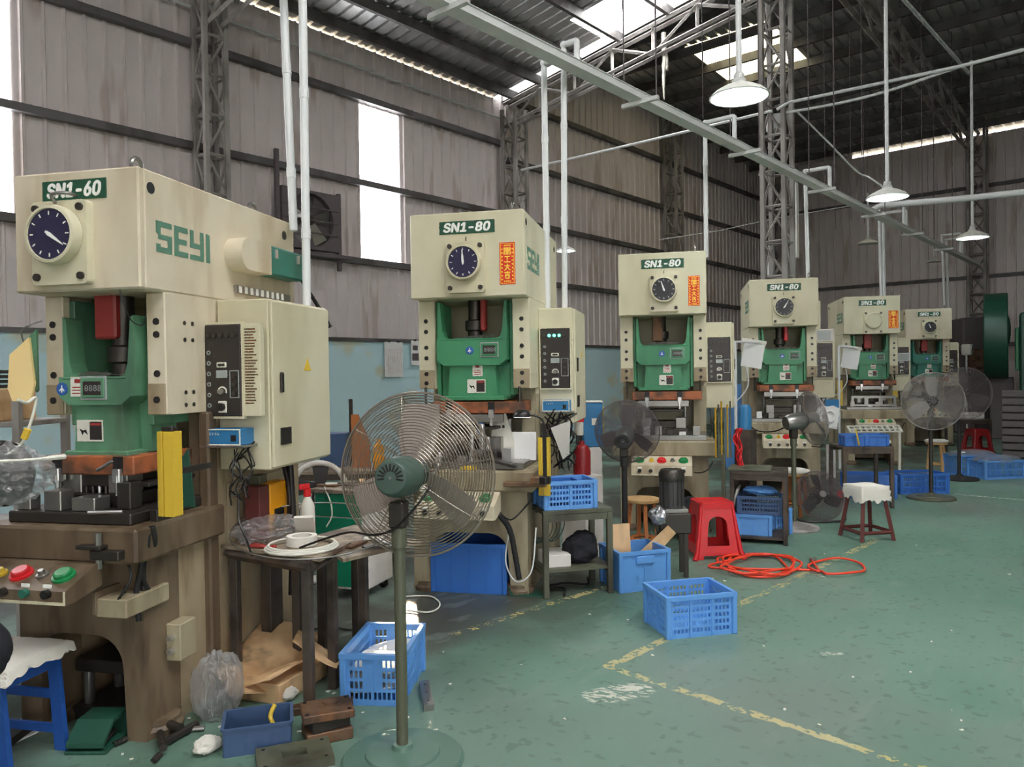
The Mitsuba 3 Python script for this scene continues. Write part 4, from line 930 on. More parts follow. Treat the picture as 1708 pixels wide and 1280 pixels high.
crate('plastic_crate', 'pale blue slotted crate holding white sheets behind the foreground fan pole', 'crate', CA, .29, .45, .25, 'plastic_blue', 4, solid=(.33, .67, .3, 1))
t = Th('sheet_stack', 'loose white sheets lying in the pale blue crate', 'paper sheets', CA)
for i in range(7):
    v, f = bx(-.12, .12, -.19, .19, 0, .003)
    v, f = trimesh.remesh.subdivide(v, f); v, f = trimesh.remesh.subdivide(v, f); v, f = trimesh.remesh.subdivide(v, f)
    v = v + np.stack([0 * v[:, 0], 0 * v[:, 0], .05 * np.sin(v[:, 0] * 7 + i) * np.cos(v[:, 1] * 6 + i * 2)], 1)
    t.part('sheet', mv((v, f), (rnd.uniform(-.02, .02), rnd.uniform(-.03, .03), .07 + .014 * i), rz=rnd.uniform(-6, 6)), 'paper', smooth=30)
p, q = (4.042, 2.287, 0.000), (4.391, 2.033, 0.000)
CB = tf((4.31, 2.30, 0), rz=yaw(p, q))
crate('plastic_crate', 'empty blue slotted crate standing on the yellow floor line', 'crate', CB, .43, .33, .25, 'plastic_blue', 5)
TB = tf((4.93, 3.08, 0), rz=-32)
t = crate('plastic_tub', 'solid blue tub with a cardboard flap standing behind the empty crate', 'tub', TB, .38, .34, .29, 'plastic_blue', slotted=False)
t.part('grip', bx(-.07, .07, -.19, -.17, .20, .26, .006), 'plastic_blue')
solo('cardboard_flap', 'brown cardboard flap standing up inside the solid blue tub', 'cardboard', mv(bx(-.08, .08, -.004, .004, 0, .36), (-.1, .0, .1), rx=-6), 'cardboard', M=TB)
t = crate('plastic_tub', 'large deep blue tub under the arched body of the second press', 'tub', tf((4.21, 4.02, 0), rz=RZ) @ tf((0, .02, 0)), .54, .5, .36, 'plastic_blue_deep', slotted=False)
# second press side table, its crate and clutter
def table(label, M, x0, x1, y0, y1, h, top='table_steel', leg='table_steel', lw=.04, shelf=None, legs=((0, 0), (1, 0), (0, 1), (1, 1)), th_=.03, name='work_table'):
    t = Th(name, label, 'table', M)
    t.part('top', bx(x0, x1, y0, y1, h - th_, h, .003), top)
    for i, j in legs:
        x, y = (x0, x1 - lw)[i], (y0, y1 - lw)[j]; t.part('leg', bx(x, x + lw, y, y + lw, 0, h - th_, .003), leg)
    for y in (y0, y1 - .03):
        t.part('rail', bx(x0 + lw, x1 - lw, y + .005, y + .03, h - th_ - .05, h - th_), leg)
    if shelf:
        t.part('shelf', bx(x0 + .01, x1 - .01, y0 + .01, y1 - .01, shelf - .02, shelf), leg)
        for x in (x0 + .005, x1 - .03):
            t.part('cross_rail', bx(x, x + .025, y0 + lw, y1 - lw, shelf - .05, shelf - .02), leg)
    return t
a, b = (4.229, 3.384, 0.000), (4.647, 3.087, 0.000)
TM = tf((a[0], a[1], 0), rz=yaw(a, b))
table('green-brown steel side table with a low shelf carrying a blue crate', TM, 0, .52, 0, .42, .62, 'table_green', 'table_green', .04, .2)
crate('plastic_crate', 'blue slotted crate on the steel side table beside the second press', 'crate', TM @ tf((.21, .16, .621)), .37, .28, .2, 'plastic_blue', 4)
crate('parts_bin', 'small deep blue bin nested inside the crate on the side table', 'bin', TM @ tf((.18, .18, .66)), .24, .18, .15, 'plastic_blue_deep', slotted=False)
solo('cloth_bundle', 'black cloth bundle on the low shelf of the side table', 'cloth', mv(crumple(.13, 3, 3, .4, (1, .8, 1)), (.33, .16, .31)), 'cloth_dark', True, TM)
solo('paper_box', 'grey paper box on the low shelf beside the black bundle', 'box', mv(bx(.04, .22, .06, .3, .2, .29, .004), (0, 0, 0)), 'cabinet_white', M=TM)
solo('cable_bundle', 'green and black cables dangling under the side table top', 'cables', cat([tube(bezier([(.06 + .03 * i, .3, .6), (.09 + .03 * i, .28, .45), (.05 + .02 * i, .3, .34), (-.03, .36, .3 + .02 * i)], 20), .005, 5) for i in range(6)]), 'fan_green', True, TM)
# ------------------------------------------------------------------ stools
def plastic_stool(label, M, a, b, h, bsdf, flare=.02):
    t = Th('plastic_stool', label, 'stool', M)
    hole = Polygon([(-b * .25, h * .24), (-b * .22, h * .6)] + [(b * .21 * math.cos(q), h * .62 + h * .14 * math.sin(q)) for q in np.linspace(math.pi, 0, 9)] + [(b * .22, h * .6), (b * .25, h * .24)])
    foot = Polygon([(-b * .36, -.01), (-b * .33, h * .07), (b * .33, h * .07), (b * .36, -.01)])
    side = Polygon([(-b / 2, 0), (-a / 2, h), (a / 2, h), (b / 2, 0)]).difference(hole).difference(foot)
    for q in range(4):
        v, f = ext(side, 0, .007, 'xz'); v = v.copy(); v[:, 1] += -(b / 2 - (b - a) / 2 * v[:, 2] / h)
        t.part('side', mv((v, f), (0, 0, 0), rz=90 * q), bsdf)
        s, c = (1, 1, -1, -1)[q], (1, -1, -1, 1)[q]
        t.part('leg', tube(np.array([(s * (b / 2 + flare), c * (b / 2 + flare), 0), (s * (b / 2 - .006), c * (b / 2 - .006), h * .16), (s * a / 2 - s * .01, c * a / 2 - c * .01, h - .01)]), [.024, .02, .016], 10), bsdf, smooth=40)
    top = ext(rrect(-a / 2 - .012, a / 2 + .012, -a / 2 - .012, a / 2 + .012, .035).difference(Point(0, 0).buffer(.014)), h - .05, h, 'xy')
    t.part('seat', top, bsdf, smooth=False)
    t.part('seat_ridge', ext(rrect(-a / 2 + .005, a / 2 - .005, -a / 2 + .005, a / 2 - .005, .03).difference(rrect(-a / 2 + .02, a / 2 - .02, -a / 2 + .02, a / 2 - .02, .025)), h, h + .005, 'xy'), bsdf)
    return t
plastic_stool('bright red plastic stool beside the coiled orange hose', tf((6.16, 3.06, 0), rz=-46), .28, .38, .47, 'red')
plastic_stool('dark red plastic stool under the far table with the water dispenser', tf((*(16.189, 2.782, 0.000)[:2], 0), rz=-45), .27, .36, .45, 'red_dark')
def square_stool(label, M, w, h, leg, spread, lw=.032):
    t = Th('wooden_stool', label, 'stool', M)
    t.part('seat', bx(-w / 2, w / 2, -w / 2, w / 2, h - .03, h, .005), leg)
    for sx in (-1, 1):
        for sy in (-1, 1):
            t.part('leg', tube(np.array([(sx * (w / 2 + spread), sy * (w / 2 + spread), 0), (sx * (w / 2 - .03), sy * (w / 2 - .03), h - .03)]), lw * .7, 4), leg)
    q = w / 2 + spread * .8
    for a, b in (((-q, -q), (q, -q)), ((q, -q), (q, q)), ((q, q), (-q, q)), ((-q, q), (-q, -q))):
        t.part('stretcher', bar((*a, h * .16), (*b, h * .16), .024), leg)
    return t
MS = tf((7.63, 2.22, 0), rz=-38)
square_stool('maroon wooden stool with a white cloth tied over its square seat', MS, .26, .49, 'stool_maroon', .035)
def drape(w, h, seed, drop=.09, n=22):
    """a cloth laid over a square seat, its edges hanging"""
    g = np.linspace(-1, 1, n); X, Y = np.meshgrid(g, g, indexing='ij'); r = np.maximum(np.abs(X), np.abs(Y))
    ed = np.clip((r - .72) / .28, 0, 1); nz = meshkit.fbm(np.stack([X * 3, Y * 3, 0 * X + seed], -1), 3, seed)
    sc = np.where(r > .72, .72 / np.maximum(r, .01) * (1 + ed * .12 * nz), 1.0)
    P = np.stack([X * sc * w / 2 / .72, Y * sc * w / 2 / .72, h + .012 * nz + .004 - ed * drop * (.35 + 1.25 * nz)], -1).reshape(-1, 3)
    i, j = np.meshgrid(np.arange(n - 1), np.arange(n - 1), indexing='ij'); q = np.stack([i * n + j, (i + 1) * n + j, (i + 1) * n + j + 1, i * n + j + 1], -1).reshape(-1, 4)
    f = np.vstack([q[:, [0, 1, 2]], q[:, [0, 2, 3]]]); m = len(P); P2 = P - np.array([0, 0, .004])
    return np.vstack([P, P2]), np.vstack([f, f[:, ::-1] + m])
solo('seat_cloth', 'white cloth tied over the square seat of the maroon stool', 'cloth', drape(.29, .492, 4, .12), 'cloth_white', True, MS)
def round_stool(label, M, r, h, seat, leg, name='round_stool'):
    t = Th(name, label, 'stool', M)
    t.part('seat', lathe([(0, h - .03), (r * .97, h - .03), (r, h - .022), (r, h - .006), (r * .97, h), (0, h)], 28), seat, smooth=35)
    for q in range(4):
        a = math.pi / 4 + q * math.pi / 2
        t.part('leg', tube(np.array([(r * 1.0 * math.cos(a), r * 1.0 * math.sin(a), 0), (r * .68 * math.cos(a), r * .68 * math.sin(a), h - .03)]), .022, 4), leg)
        b = a + math.pi / 2
        t.part('stretcher', bar((r * .9 * math.cos(a), r * .9 * math.sin(a), h * .3), (r * .9 * math.cos(b), r * .9 * math.sin(b), h * .3), .024), leg)
    return t
round_stool('low pale wooden round stool behind the hooded motor', tf((*(5.763, 3.515, 0.000)[:2], 0)), .15, .5, 'wood_pale', 'wood_orange')
for lab, px_ in (('orange-legged round stool with a white cushion behind the edge-on pedestal fan', (8.347, 3.172, 0.000)), ('pale wooden round stool with white cushion beside the round-caged fan', (12.872, 2.744, 0.000))):
    Ms = tf((px_[0], px_[1], 0))
    round_stool(lab, Ms, .15, .47, 'wood_pale', 'wood_orange' if 'orange' in lab else 'wood_pale')
    solo('seat_cushion', 'white cushion on the ' + ('orange-legged round stool' if 'orange' in lab else 'pale round stool beside the round-caged fan'), 'cushion', mv(lathe([(0, 0), (.15, 0), (.165, .012), (.16, .03), (.12, .042), (0, .046)], 24), (0, 0, .47)), 'cloth_white', True, Ms)
MB = tf((1.01, 3.745, 0), rz=RZ)
t = Th('plastic_stool', 'blue plastic stool at the left edge in front of the nearest press', 'stool', MB)
t.part('seat', ext(rrect(-.19, .19, -.15, .15, .03), .43, .455, 'xy'), 'plastic_blue_stool')
t.part('apron', ext(rrect(-.18, .18, -.14, .14, .03).difference(rrect(-.165, .165, -.125, .125, .02)), .37, .435, 'xy'), 'plastic_blue_stool')
for sx in (-1, 1):
    for sy in (-1, 1):
        t.part('leg', cat([ext([(sx * .205, 0), (sx * .15, 0), (sx * .12, .4), (sx * .17, .4)] if sx < 0 else [(.15, 0), (.205, 0), (.17, .4), (.12, .4)], sy * .14 - .012, sy * .14 + .012, 'xz')]), 'plastic_blue_stool')
for sy in (-1, 1):
    for z in (.09, .24):
        t.part('rail', bx(-.16, .16, sy * .14 - .006, sy * .14 + .006, z - .022, z + .022, .004), 'plastic_blue_stool')
v, f = drape(.38, .457, 9, .05, 26); v = v * [1.12, .92, 1]
solo('seat_cloth', 'crumpled white wrapping sheet on the blue plastic stool', 'cloth', (v, f), 'cloth_white', True, MB)
solo('plastic_wrap', 'clear plastic strip hanging from the blue stool', 'plastic', mv(bx(-.03, .04, 0, .002, 0, .25), (.02, -.17, .18), rx=4), 'milky_plastic', M=MB)
solo('black_shape', 'black rounded shape at the left border above the blue stool', 'bag', mv(crumple(.12, 8, 3, .08, (1, 1, 1.0)), (0.805, 3.254, 0.632)), 'cloth_dark', True)  # unidentified dark rounded form, drawn as a crumpled black ball
solo('floor_scrap', 'white paper scrap on the floor under the blue stool', 'paper', mv(bx(-.12, .12, -.1, .1, 0, .006), (1.125, 3.990, 0.000), rz=20), 'paper')
# ------------------------------------------------------------------ third and fourth press tables
a, b = (6.694, 3.143, 0.000), (6.859, 2.680, 0.000)
T3 = tf((a[0], a[1], 0), rz=yaw(a, b))
table('dark steel table with crates under it in front of the fourth press', T3, 0, .5, 0, .46, .66, 'table_steel', 'table_steel', .036, .06)
crate('plastic_crate', 'grey-blue slotted crate under the dark table, top one of the pile', 'crate', T3 @ tf((.26, .22, .26)), .38, .3, .16, 'plastic_navy', 3)
crate('plastic_tub', 'blue tub under the dark table, bottom of the pile', 'tub', T3 @ tf((.2, .22, .062)), .3, .3, .19, 'plastic_blue', slotted=False)
solo('blue_sheet', 'blue folded sheet lying on the grey-blue crate under the dark table', 'cloth', mv(crumple(.13, 21, 3, .3, (1.2, .9, .35)), (.26, .2, .465)), 'plastic_blue', True, T3)
solo('foam_sheet', 'white foam sheet leaning beside the dark table', 'foam', mv(bx(-.01, .01, 0, .3, 0, .5, .004), (-.06, .1, .0), ry=14), 'cabinet_white', M=T3)
solo('flat_tray', 'flat dark tray lying on the dark steel table', 'tray', mv(bx(-.02, .36, .02, .4, 0, .02, .004), (0, 0, .662)), 'table_green', M=T3)
crate('plastic_crate', 'slotted blue crate on the floor behind the dark table', 'crate', tf((7.35, 3.05, 0), rz=-40), .3, .3, .25, 'plastic_blue', 3)
a, b = (9.101, 2.893, 0.000), (9.432, 2.440, 0.000)
T4 = tf((a[0], a[1], 0), rz=yaw(a, b))
table('dark steel table carrying two blue bins in front of the fifth press', T4, 0, .56, 0, .5, .7, 'table_steel', 'table_steel', .04)
for i, (x, lab) in enumerate(((.06, 'left one of two blue bins on the dark table before the fifth press'), (.3, 'right one of two blue bins on the dark table before the fifth press'))):
    crate('parts_bin', lab, 'bin', T4 @ tf((x + .1, .15, .701)), .22, .2, .13, 'plastic_blue_deep', slotted=False)
solo('cable_label', 'yellow and white strip hanging over the left blue bin', 'strip', tube(bezier([(.14, -.0, .9), (.15, -.03, .8), (.17, -.02, .72)], 10), .01, 5), 'yellow', True, T4)
solo('work_glove', 'white work glove lying at the end of the dark table', 'glove', mv(crumple(.06, 31, 3, .4, (1.3, .8, .6)), (.53, .2, .73)), 'cloth_white', True, T4)
t = Th('tray_rack', 'off-white slotted rack lying on the bed of the fifth press', 'rack', tf((12.348, 3.437, 0.674), rz=-50))
t.part('plate', ext(slots(.8, .16, 9, 2, .02, .03), -.01, .01, 'xz'), 'offwhite', M=tf((-.4, 0, -.05), rx=-55)); t.part('leg', bx(-.36, -.33, 0, .03, -.1, .0), 'offwhite'); t.part('leg', bx(.33, .36, 0, .03, -(12.348, 3.437, 0.674)[2], .0), 'offwhite')
solo('white_panel', 'white upright panel under the left end of the two-bin table', 'panel', mv(bx(0, .24, 0, .02, 0, .5, .004), (11.332, 3.824, 0.000), rz=-10), 'cabinet_white')
solo('red_dustpan', 'small red scoop leaning by the white panel', 'scoop', mv(ext([(0, 0), (.12, .0), (.1, .12), (.06, .14)], 0, .05, 'xz'), (9.460, 3.090, 0.000), rz=-40), 'red')
p, q = (9.905, 3.076, 0.000), (10.181, 2.539, 0.000)
crate('plastic_tub', 'deep blue tub behind the white-topped maroon stool', 'tub', tf(((p[0] + q[0]) / 2 + .1, (p[1] + q[1]) / 2 + .12, 0), rz=yaw(p, q)), .56, .34, .28, 'plastic_blue_deep', slotted=False)
p, q = (10.694, 2.624, 0.000), (10.702, 2.124, 0.000)
crate('plastic_crate', 'long deep blue crate behind the pole of the round-caged fan', 'crate', tf((p[0] * .5 + q[0] * .5 + .15, p[1] * .5 + q[1] * .5 + .17, 0), rz=-48), .6, .38, .25, 'plastic_blue_deep', 3)
for i, (px_, lab, hh) in enumerate(((np.array((12.817, 2.018, 0.000)) + (.22, .30, 0), 'pale blue wrapped crate in front of the far table, rear one of two', .3), ((12.849, 1.971, 0.000), 'pale blue crate wrapped in clear film, front one of two at far right', .26))):
    Mw = tf((px_[0], px_[1], 0), rz=-42)
    crate('wrapped_crate', lab, 'crate', Mw, .62, .34, hh, 'plastic_blue', 2)
    solo('film_wrap', 'clear film round the ' + ('rear' if i == 0 else 'front') + ' wrapped crate at far right', 'film', mv(crumple(.2, 40 + i, 3, .12, (1.75, 1.0, .35)), (0, 0, hh + .0)), 'milky_plastic', True, Mw)
a = (16.021, 3.039, 0.000)
T6 = tf((a[0], a[1], 0), rz=-47)
table('small dark table carrying the water dispenser at far right', T6, 0, .62, 0, .45, .62, 'table_steel', 'table_steel', .04, None)
t = Th('water_dispenser', 'white tabletop water dispenser with a clear bottle', 'water dispenser', T6 @ tf((.36, .2, .621)))
t.part('body', bx(-.17, .17, -.14, .14, 0, .12, .02), 'cabinet_white'); t.part('bottle', lathe([(.05, .12), (.06, .15), (.13, .2), (.135, .27), (.125, .28), (.135, .29), (.135, .38), (.11, .42), (0, .42)], 20), 'water_bottle', smooth=40)
# ------------------------------------------------------------------ hooded motor on its stand
t = Th('tapping_motor', 'dark upright motor on a legged stand with a cardboard chute', 'motor', tf((5.36, 3.0, 0), rz=-50))
t.part('cap', lathe([(.096, .74), (.1, .76), (.1, .80), (.08, .83), (0, .84)], 22), 'dark_steel', smooth=35)
t.part('casing', lathe([(.088, .53), (.088, .74)], 22), 'fan_dark', smooth=40)
for q in range(16):
    a = math.pi * 2 * q / 16; t.part('fin', mv(bx(.086, .098, -.004, .004, .55, .74), (0, 0, 0), rz=math.degrees(a)), 'fan_dark')
t.part('flange', bx(-.11, .11, -.1, .1, .5, .53, .005), 'steel'); t.part('gear_box', bx(-.12, .13, -.11, .12, .34, .5, .01), 'dark_steel')
for x, y in ((-.09, -.08), (.09, -.08), (-.09, .09), (.09, .09)):
    t.part('leg', bx(x - .016, x + .016, y - .016, y + .016, 0, .36), 'dark_steel')
k = t.part('chute', ext(Polygon([(-.34, .16), (-.22, .12), (.0, .36), (-.06, .42)]), -.16, -.15, 'xz'), 'cardboard', label='brown cardboard chute'); t.part('chute_side', ext(Polygon([(-.34, .16), (-.22, .12), (-.19, .15), (-.31, .19)]), -.16, -.02, 'xz'), 'cardboard', parent=k)
solo('foil_ball', 'crumpled silver foil ball stuck on the motor stand', 'foil', mv(crumple(.07, 51, 3, .5), (5.131, 2.988, 0.497)), 'foil', True)
solo('black_sack', 'black sack slumped behind the hooded motor', 'sack', mv(crumple(.2, 52, 3, .25, (.8, .8, 1.1)), (*(6.591, 3.493, 0.000)[:2], .19)), 'cloth_dark', True)
# ------------------------------------------------------------------ hose
c0, c1, c2 = (5.948, 2.570, 0.000), (6.293, 2.060, 0.000), (6.057, 3.166, 0.000)
pts = [(6.469, 3.441, 0.000), (6.165, 3.245, 0.000), (6.119, 3.084, 0.000)]
for i in range(26):
    a = i * 1.1; R = .42 - .22 * ((i * 37) % 11) / 11
    pts.append((c0[0] + R * math.cos(a) + .05 * math.sin(i * 2.3), c0[1] + R * .95 * math.sin(a) + .06 * math.cos(i * 1.7), .014 + .008 * (i % 5)))
for i in range(9):
    a = 2.4 + i * .85; pts.append((c1[0] + .27 * math.cos(a), c1[1] + .2 * math.sin(a), .014 + .009 * (i % 3)))
pts.append((6.461, 2.323, 0.000))
pts = [(x, y, max(z, .014)) for x, y, z in pts]
t = Th('air_hose', 'tangled orange-red air hose coiled on the floor beside the red stool', 'hose')
t.part('tube', tube(bezier(pts, 420), .0095, 7), 'hose_orange', smooth=True); t.part('fitting', cyl((6.380, 2.294, 0.020), (6.444, 2.277, 0.020), .014, 10), 'steel', smooth=30)
# ------------------------------------------------------------------ clutter on and round the second press
t = Th('desk_lamp', 'black clip-on work lamp with a lit ring on the bed of the second press', 'lamp')
hp = (3.936, 3.317, 1.316)
t.part('post', tube(np.array([(4.027, 3.203, 0.885), (4.031, 3.205, 1.237)]), .013, 8), 'black', smooth=40); t.part('arm', tube(bezier([(4.031, 3.205, 1.237), (4.021, 3.217, 1.286), (3.993, 3.250, 1.310), (3.959, 3.290, 1.315)], 14), .007, 6), 'black', smooth=True)
t.part('head', mv(lathe([(.055, -.012), (.058, 0), (.05, .02), (.03, .035), (0, .038)], 22), hp), 'black', smooth=40); t.part('light_ring', mv(lathe([(.03, -.012), (.054, -.013), (.054, -.010), (.03, -.009)], 22), hp), 'white', emit=(4, 4, 4.4))
t.part('clamp', bx(hp[0] * 0 + (4.027, 3.203, 0.885)[0] - .03, (4.027, 3.203, 0.885)[0] + .03, (4.027, 3.203, 0.885)[1] - .03, (4.027, 3.203, 0.885)[1] + .03, (4.027, 3.203, 0.885)[2] - .03, (4.027, 3.203, 0.885)[2] + .02, .005), 'black')
Mb = place(4.04, 3.915)
solo('paper_sheet', 'white sheet standing behind the work lamp on the second press bed', 'paper', mv(bx(.22, .46, .12, .124, .96, 1.17), (0, 0, 0), rx=-4), 'paper', M=Mb)
solo('feed_tray', 'dark slanted feed tray on the bed of the second press', 'tray', mv(bx(.08, .38, -.14, .05, 0, .02, .003), (0, 0, 1.02), ry=14), 'dark_steel', M=Mb)
solo('feeder_plate', 'white feeder plate with a hole beside the dies of the second press', 'plate', mv(ext(Polygon([(.12, .96), (.3, .96), (.3, 1.1), (.24, 1.3), (.16, 1.3), (.12, 1.1)]).difference(Point(.22, 1.2).buffer(.012)), .16, .17, 'xz'), (0, 0, 0)), 'offwhite', M=Mb)
for i, (x, y, r, h) in enumerate(((.02, .0, .018, .2), (.09, .03, .022, .26), (.14, .0, .016, .17))):
    solo('guide_rod', ('left', 'middle', 'right')[i] + ' of three bright steel rods standing on the second press bed', 'rod', mv(lathe([(0, 0), (r * 1.4, 0), (r * 1.4, .04), (r, .05), (r, h), (r * .8, h + .01), (0, h + .01)], 14), (x, y, .96)), 'bright_steel', 35, Mb)
solo('spray_bottle', 'clear blue-labelled bottle among the rods on the second press bed', 'bottle', mv(lathe([(0, 0), (.03, 0), (.03, .12), (.012, .15), (.012, .19), (0, .19)], 14), (.06, .1, 1.15)), 'plastic_blue', 35, Mb)
solo('yellow_block', 'small yellow block at the front of the second press bed', 'block', bx(-.03, .08, -.14, -.06, .912, .935, .003), 'yellow', M=Mb)
solo('air_valve', 'brass air valve with a chain of fittings on the second press bed', 'valve', tube(bezier([(-.26, -.17, 1.0), (-.2, -.2, 1.06), (-.16, -.2, 1.03), (-.18, -.22, .93), (-.24, -.24, .84)], 22), [.008 + .005 * (q % 3) for q in range(len(bezier([(0, 0, 0)] * 2 + [(1, 1, 1)] * 3, 22)))], 7), 'steel', 40, Mb)
solo('clamp_bar', 'rusty clamp bar bolted across the right end of the second press bed', 'clamp', mv(cat([bx(.3, .6, -.22, -.15, .81, .84, .004), bx(.5, .6, -.26, -.12, .84, .88, .004)]), (0, 0, 0)), 'rust', M=Mb)
solo('hose_arc', 'white thin hose hanging in an arc beside the second press leg', 'hose', tube(bezier([(.3, -.05, .46), (.28, -.08, .25), (.36, -.1, .12), (.47, -.1, .2), (.5, -.06, .5)], 26), .006, 6), 'pipe_white', True, Mb)
solo('flex_conduit', 'thick black flexible conduit curving under the second press button box', 'conduit', tube(bezier([(.26, -.2, .62), (.33, -.16, .5), (.36, -.12, .3), (.38, -.1, .14)], 18), .02, 8), 'rubber', True, Mb)
solo('rag_pile', 'dirty crumpled rag on the second press button box', 'rag', mv(crumple(.06, 61, 3, .5, (1.2, 1, .7)), (-.22, -.26, .79)), 'offwhite', True, Mb)
# things between the second and third presses
t = Th('oil_box', 'bright blue upright box standing between the second and third presses', 'box', tf((5.760, 4.027, 0.921), rz=-50))
t.part('body', bx(-.09, .09, -.08, .08, 0, .4, .01), 'blue_box'); t.part('lid', bx(-.095, .095, -.085, .085, .4, .415, .005), 'cabinet_white'); t.part('sticker', bx(-.01, .04, -.082, -.08, .2, .26), 'offwhite'); t.part('stand', bx(-.08, .08, -.07, .07, -.895, 0, .005), 'cabinet_white')
solo('red_canister', 'dark red canister standing behind the crate on the side table', 'canister', mv(lathe([(0, 0), (.075, 0), (.075, .2), (.05, .25), (.025, .26), (.025, .29), (0, .29)], 20), tuple(np.array((5.369, 3.864, 0.720)) * [1, 1, 1])), 'red_dark', 35)
solo('canister_stand', 'grey stand under the dark red canister', 'stand', bx((5.369, 3.864, 0.720)[0] - .13, (5.369, 3.864, 0.720)[0] + .13, (5.369, 3.864, 0.720)[1] - .13, (5.369, 3.864, 0.720)[1] + .13, 0, (5.369, 3.864, 0.720)[2] - .001, .01), 'cabinet_white')
t = Th('grease_bottle', 'red and white bottle on a post beside the bright blue box', 'bottle', tf((5.603, 4.059, 1.034)))
t.part('body', lathe([(0, 0), (.04, 0), (.04, .12), (.0, .12)], 14), 'offwhite', smooth=35); t.part('cap', lathe([(0, .12), (.045, .12), (.045, .2), (.02, .24), (0, .24)], 14), 'red', smooth=35); t.part('stem', cyl((0, 0, -.2), (0, 0, 0), .03, 10), 'black')
solo('cable_bundle', 'tangle of black and white cables below the second press controller', 'cables', cat([tube(bezier([np.array((4.701, 3.578, 1.284)) + np.array([rnd.uniform(-.1, .1), rnd.uniform(-.12, .12), -.1 * i + rnd.uniform(-.04, .04)]) for i in range(5)], 24), .006, 5) for _ in range(12)]), 'black', True)
solo('bent_sheet', 'bent pale metal sheet leaning beside the light curtain of the second press', 'sheet', mv(ext([(-.10, .20), (.05, .25), (.04, .0), (-.01, -.04)], 0, .006, 'xz'), (4.593, 3.467, 0.987), rz=-40), 'steel')
# right of the third press
t = Th('oil_can', 'blue can on a dark stand right of the third press bed', 'can', tf((7.243, 3.231, 1.012)))
t.part('body', lathe([(0, 0), (.06, 0), (.06, .2), (.04, .24), (0, .24)], 16), 'blue_box', smooth=35); t.part('stand', bx(-.08, .08, -.08, .08, -(7.243, 3.231, 1.012)[2], 0, .004), 'table_steel')
solo('blue_drum', 'blue drum standing on the floor behind the third press', 'drum', mv(lathe([(0, 0), (.26, 0), (.27, .3), (.26, .6), (.27, .9), (.25, 1.2), (.2, 1.36), (0, 1.36)], 24), (*(11.981, 5.401, 1.175)[:2], 0)), 'plastic_blue', 35)
solo('red_cables', 'bundle of red cables hanging right of the third press', 'cables', cat([tube(bezier([np.array((7.011, 3.194, 1.034)) + np.array([rnd.uniform(-.05, .05), rnd.uniform(-.05, .05), -.09 * i]) for i in range(5)], 18), .008, 5) for _ in range(7)]), 'red', True)
t = Th('manifold', 'cluster of pale upright pipes at the right end of the third press bed', 'pipes')
for i in range(6):
    x, y, z = (6.585, 3.224, 0.812); t.part('pipe', tube(np.array([(x + .015 * i, y - .022 * i, z - .02), (x + .015 * i, y - .022 * i, z + .44 + .03 * (i % 3))]), .009, 6), 'table_green' if i % 2 else 'yellow_dark', smooth=40)
t.part('stand', bx((6.585, 3.224, 0.812)[0] + .02, (6.585, 3.224, 0.812)[0] + .05, (6.585, 3.224, 0.812)[1] - .07, (6.585, 3.224, 0.812)[1] - .04, 0, (6.585, 3.224, 0.812)[2] + .01, .004), 'table_green')
# drawing holders on arms
for lab, p, arm in (('white plastic document pouch hung on an arm left of the fourth press', (9.231, 4.007, 1.782), (8.899, 4.089, 1.942)), ('pale plastic document pouch hung on an arm left of the fifth press', (12.951, 3.986, 1.755), (12.622, 4.065, 1.945))):
    t = Th('document_pouch', lab, 'pouch'); k = 1.0 if 'fourth' in lab else 1.05
    M_ = tf(p, rz=-50, ry=10)
    t.part('sheet', bx(-.13 * k, .13 * k, 0, .006, -.16 * k, .15 * k), 'paper', M=M_); t.part('clip', bx(-.17 * k, .14 * k, -.01, .012, .14 * k, .19 * k, .004), 'offwhite', M=M_)
    b_ = (M_ @ np.array([.1 * k, .02, .17 * k, 1]))[:3]
    t.part('arm', tube(np.array([arm, b_]), .014, 6), 'pipe_white', smooth=40)
    t.part('cord', tube(bezier([(M_ @ np.array([-.05, 0, -.16 * k, 1]))[:3], (M_ @ np.array([.0, 0, -.4, 1]))[:3], (M_ @ np.array([-.1, .1, -.62, 1]))[:3], (M_ @ np.array([-.3, .2, -.75, 1]))[:3]], 20), .008, 5), 'pipe_white', smooth=True)
    if True: t.part('post', tube(np.array([(arm[0], arm[1], 0), arm]), .02, 8), 'pipe_white', smooth=40)
t = Th('touch_panel', 'grey touch screen box on top of the fourth press control panel', 'screen', place(9.909, 3.881))
t.part('box', bx(.44, .70, .49, .62, 1.955, 2.13, .008), 'cabinet_white'); t.part('display', bx(.49, .66, .485, .49, 1.985, 2.1), 'screen_grey')
t = Th('touch_panel', 'grey touch screen on the control panel of the fifth press', 'screen', place(13.45, 3.8))
t.part('box', bx(.45, .70, .46, .5, 1.70, 1.84, .006), 'pipe_grey'); t.part('display', bx(.48, .67, .455, .46, 1.715, 1.825), 'screen_grey')
t = Th('switch_cabinet', 'slim grey cabinet with vents showing behind the fourth press', 'cabinet', place(9.909, 3.881))
t.part('body', bx(.5, .72, 1.6, 1.9, 1.6, 2.6, .008), 'press_beige'); t.part('foot_post', bx(.55, .65, 1.7, 1.8, 0, 1.6), 'press_beige')
for q in range(4): t.part('vent', bx(.52, .64, 1.59, 1.6, 2.2 + .07 * q, 2.24 + .07 * q), 'iron_dark')
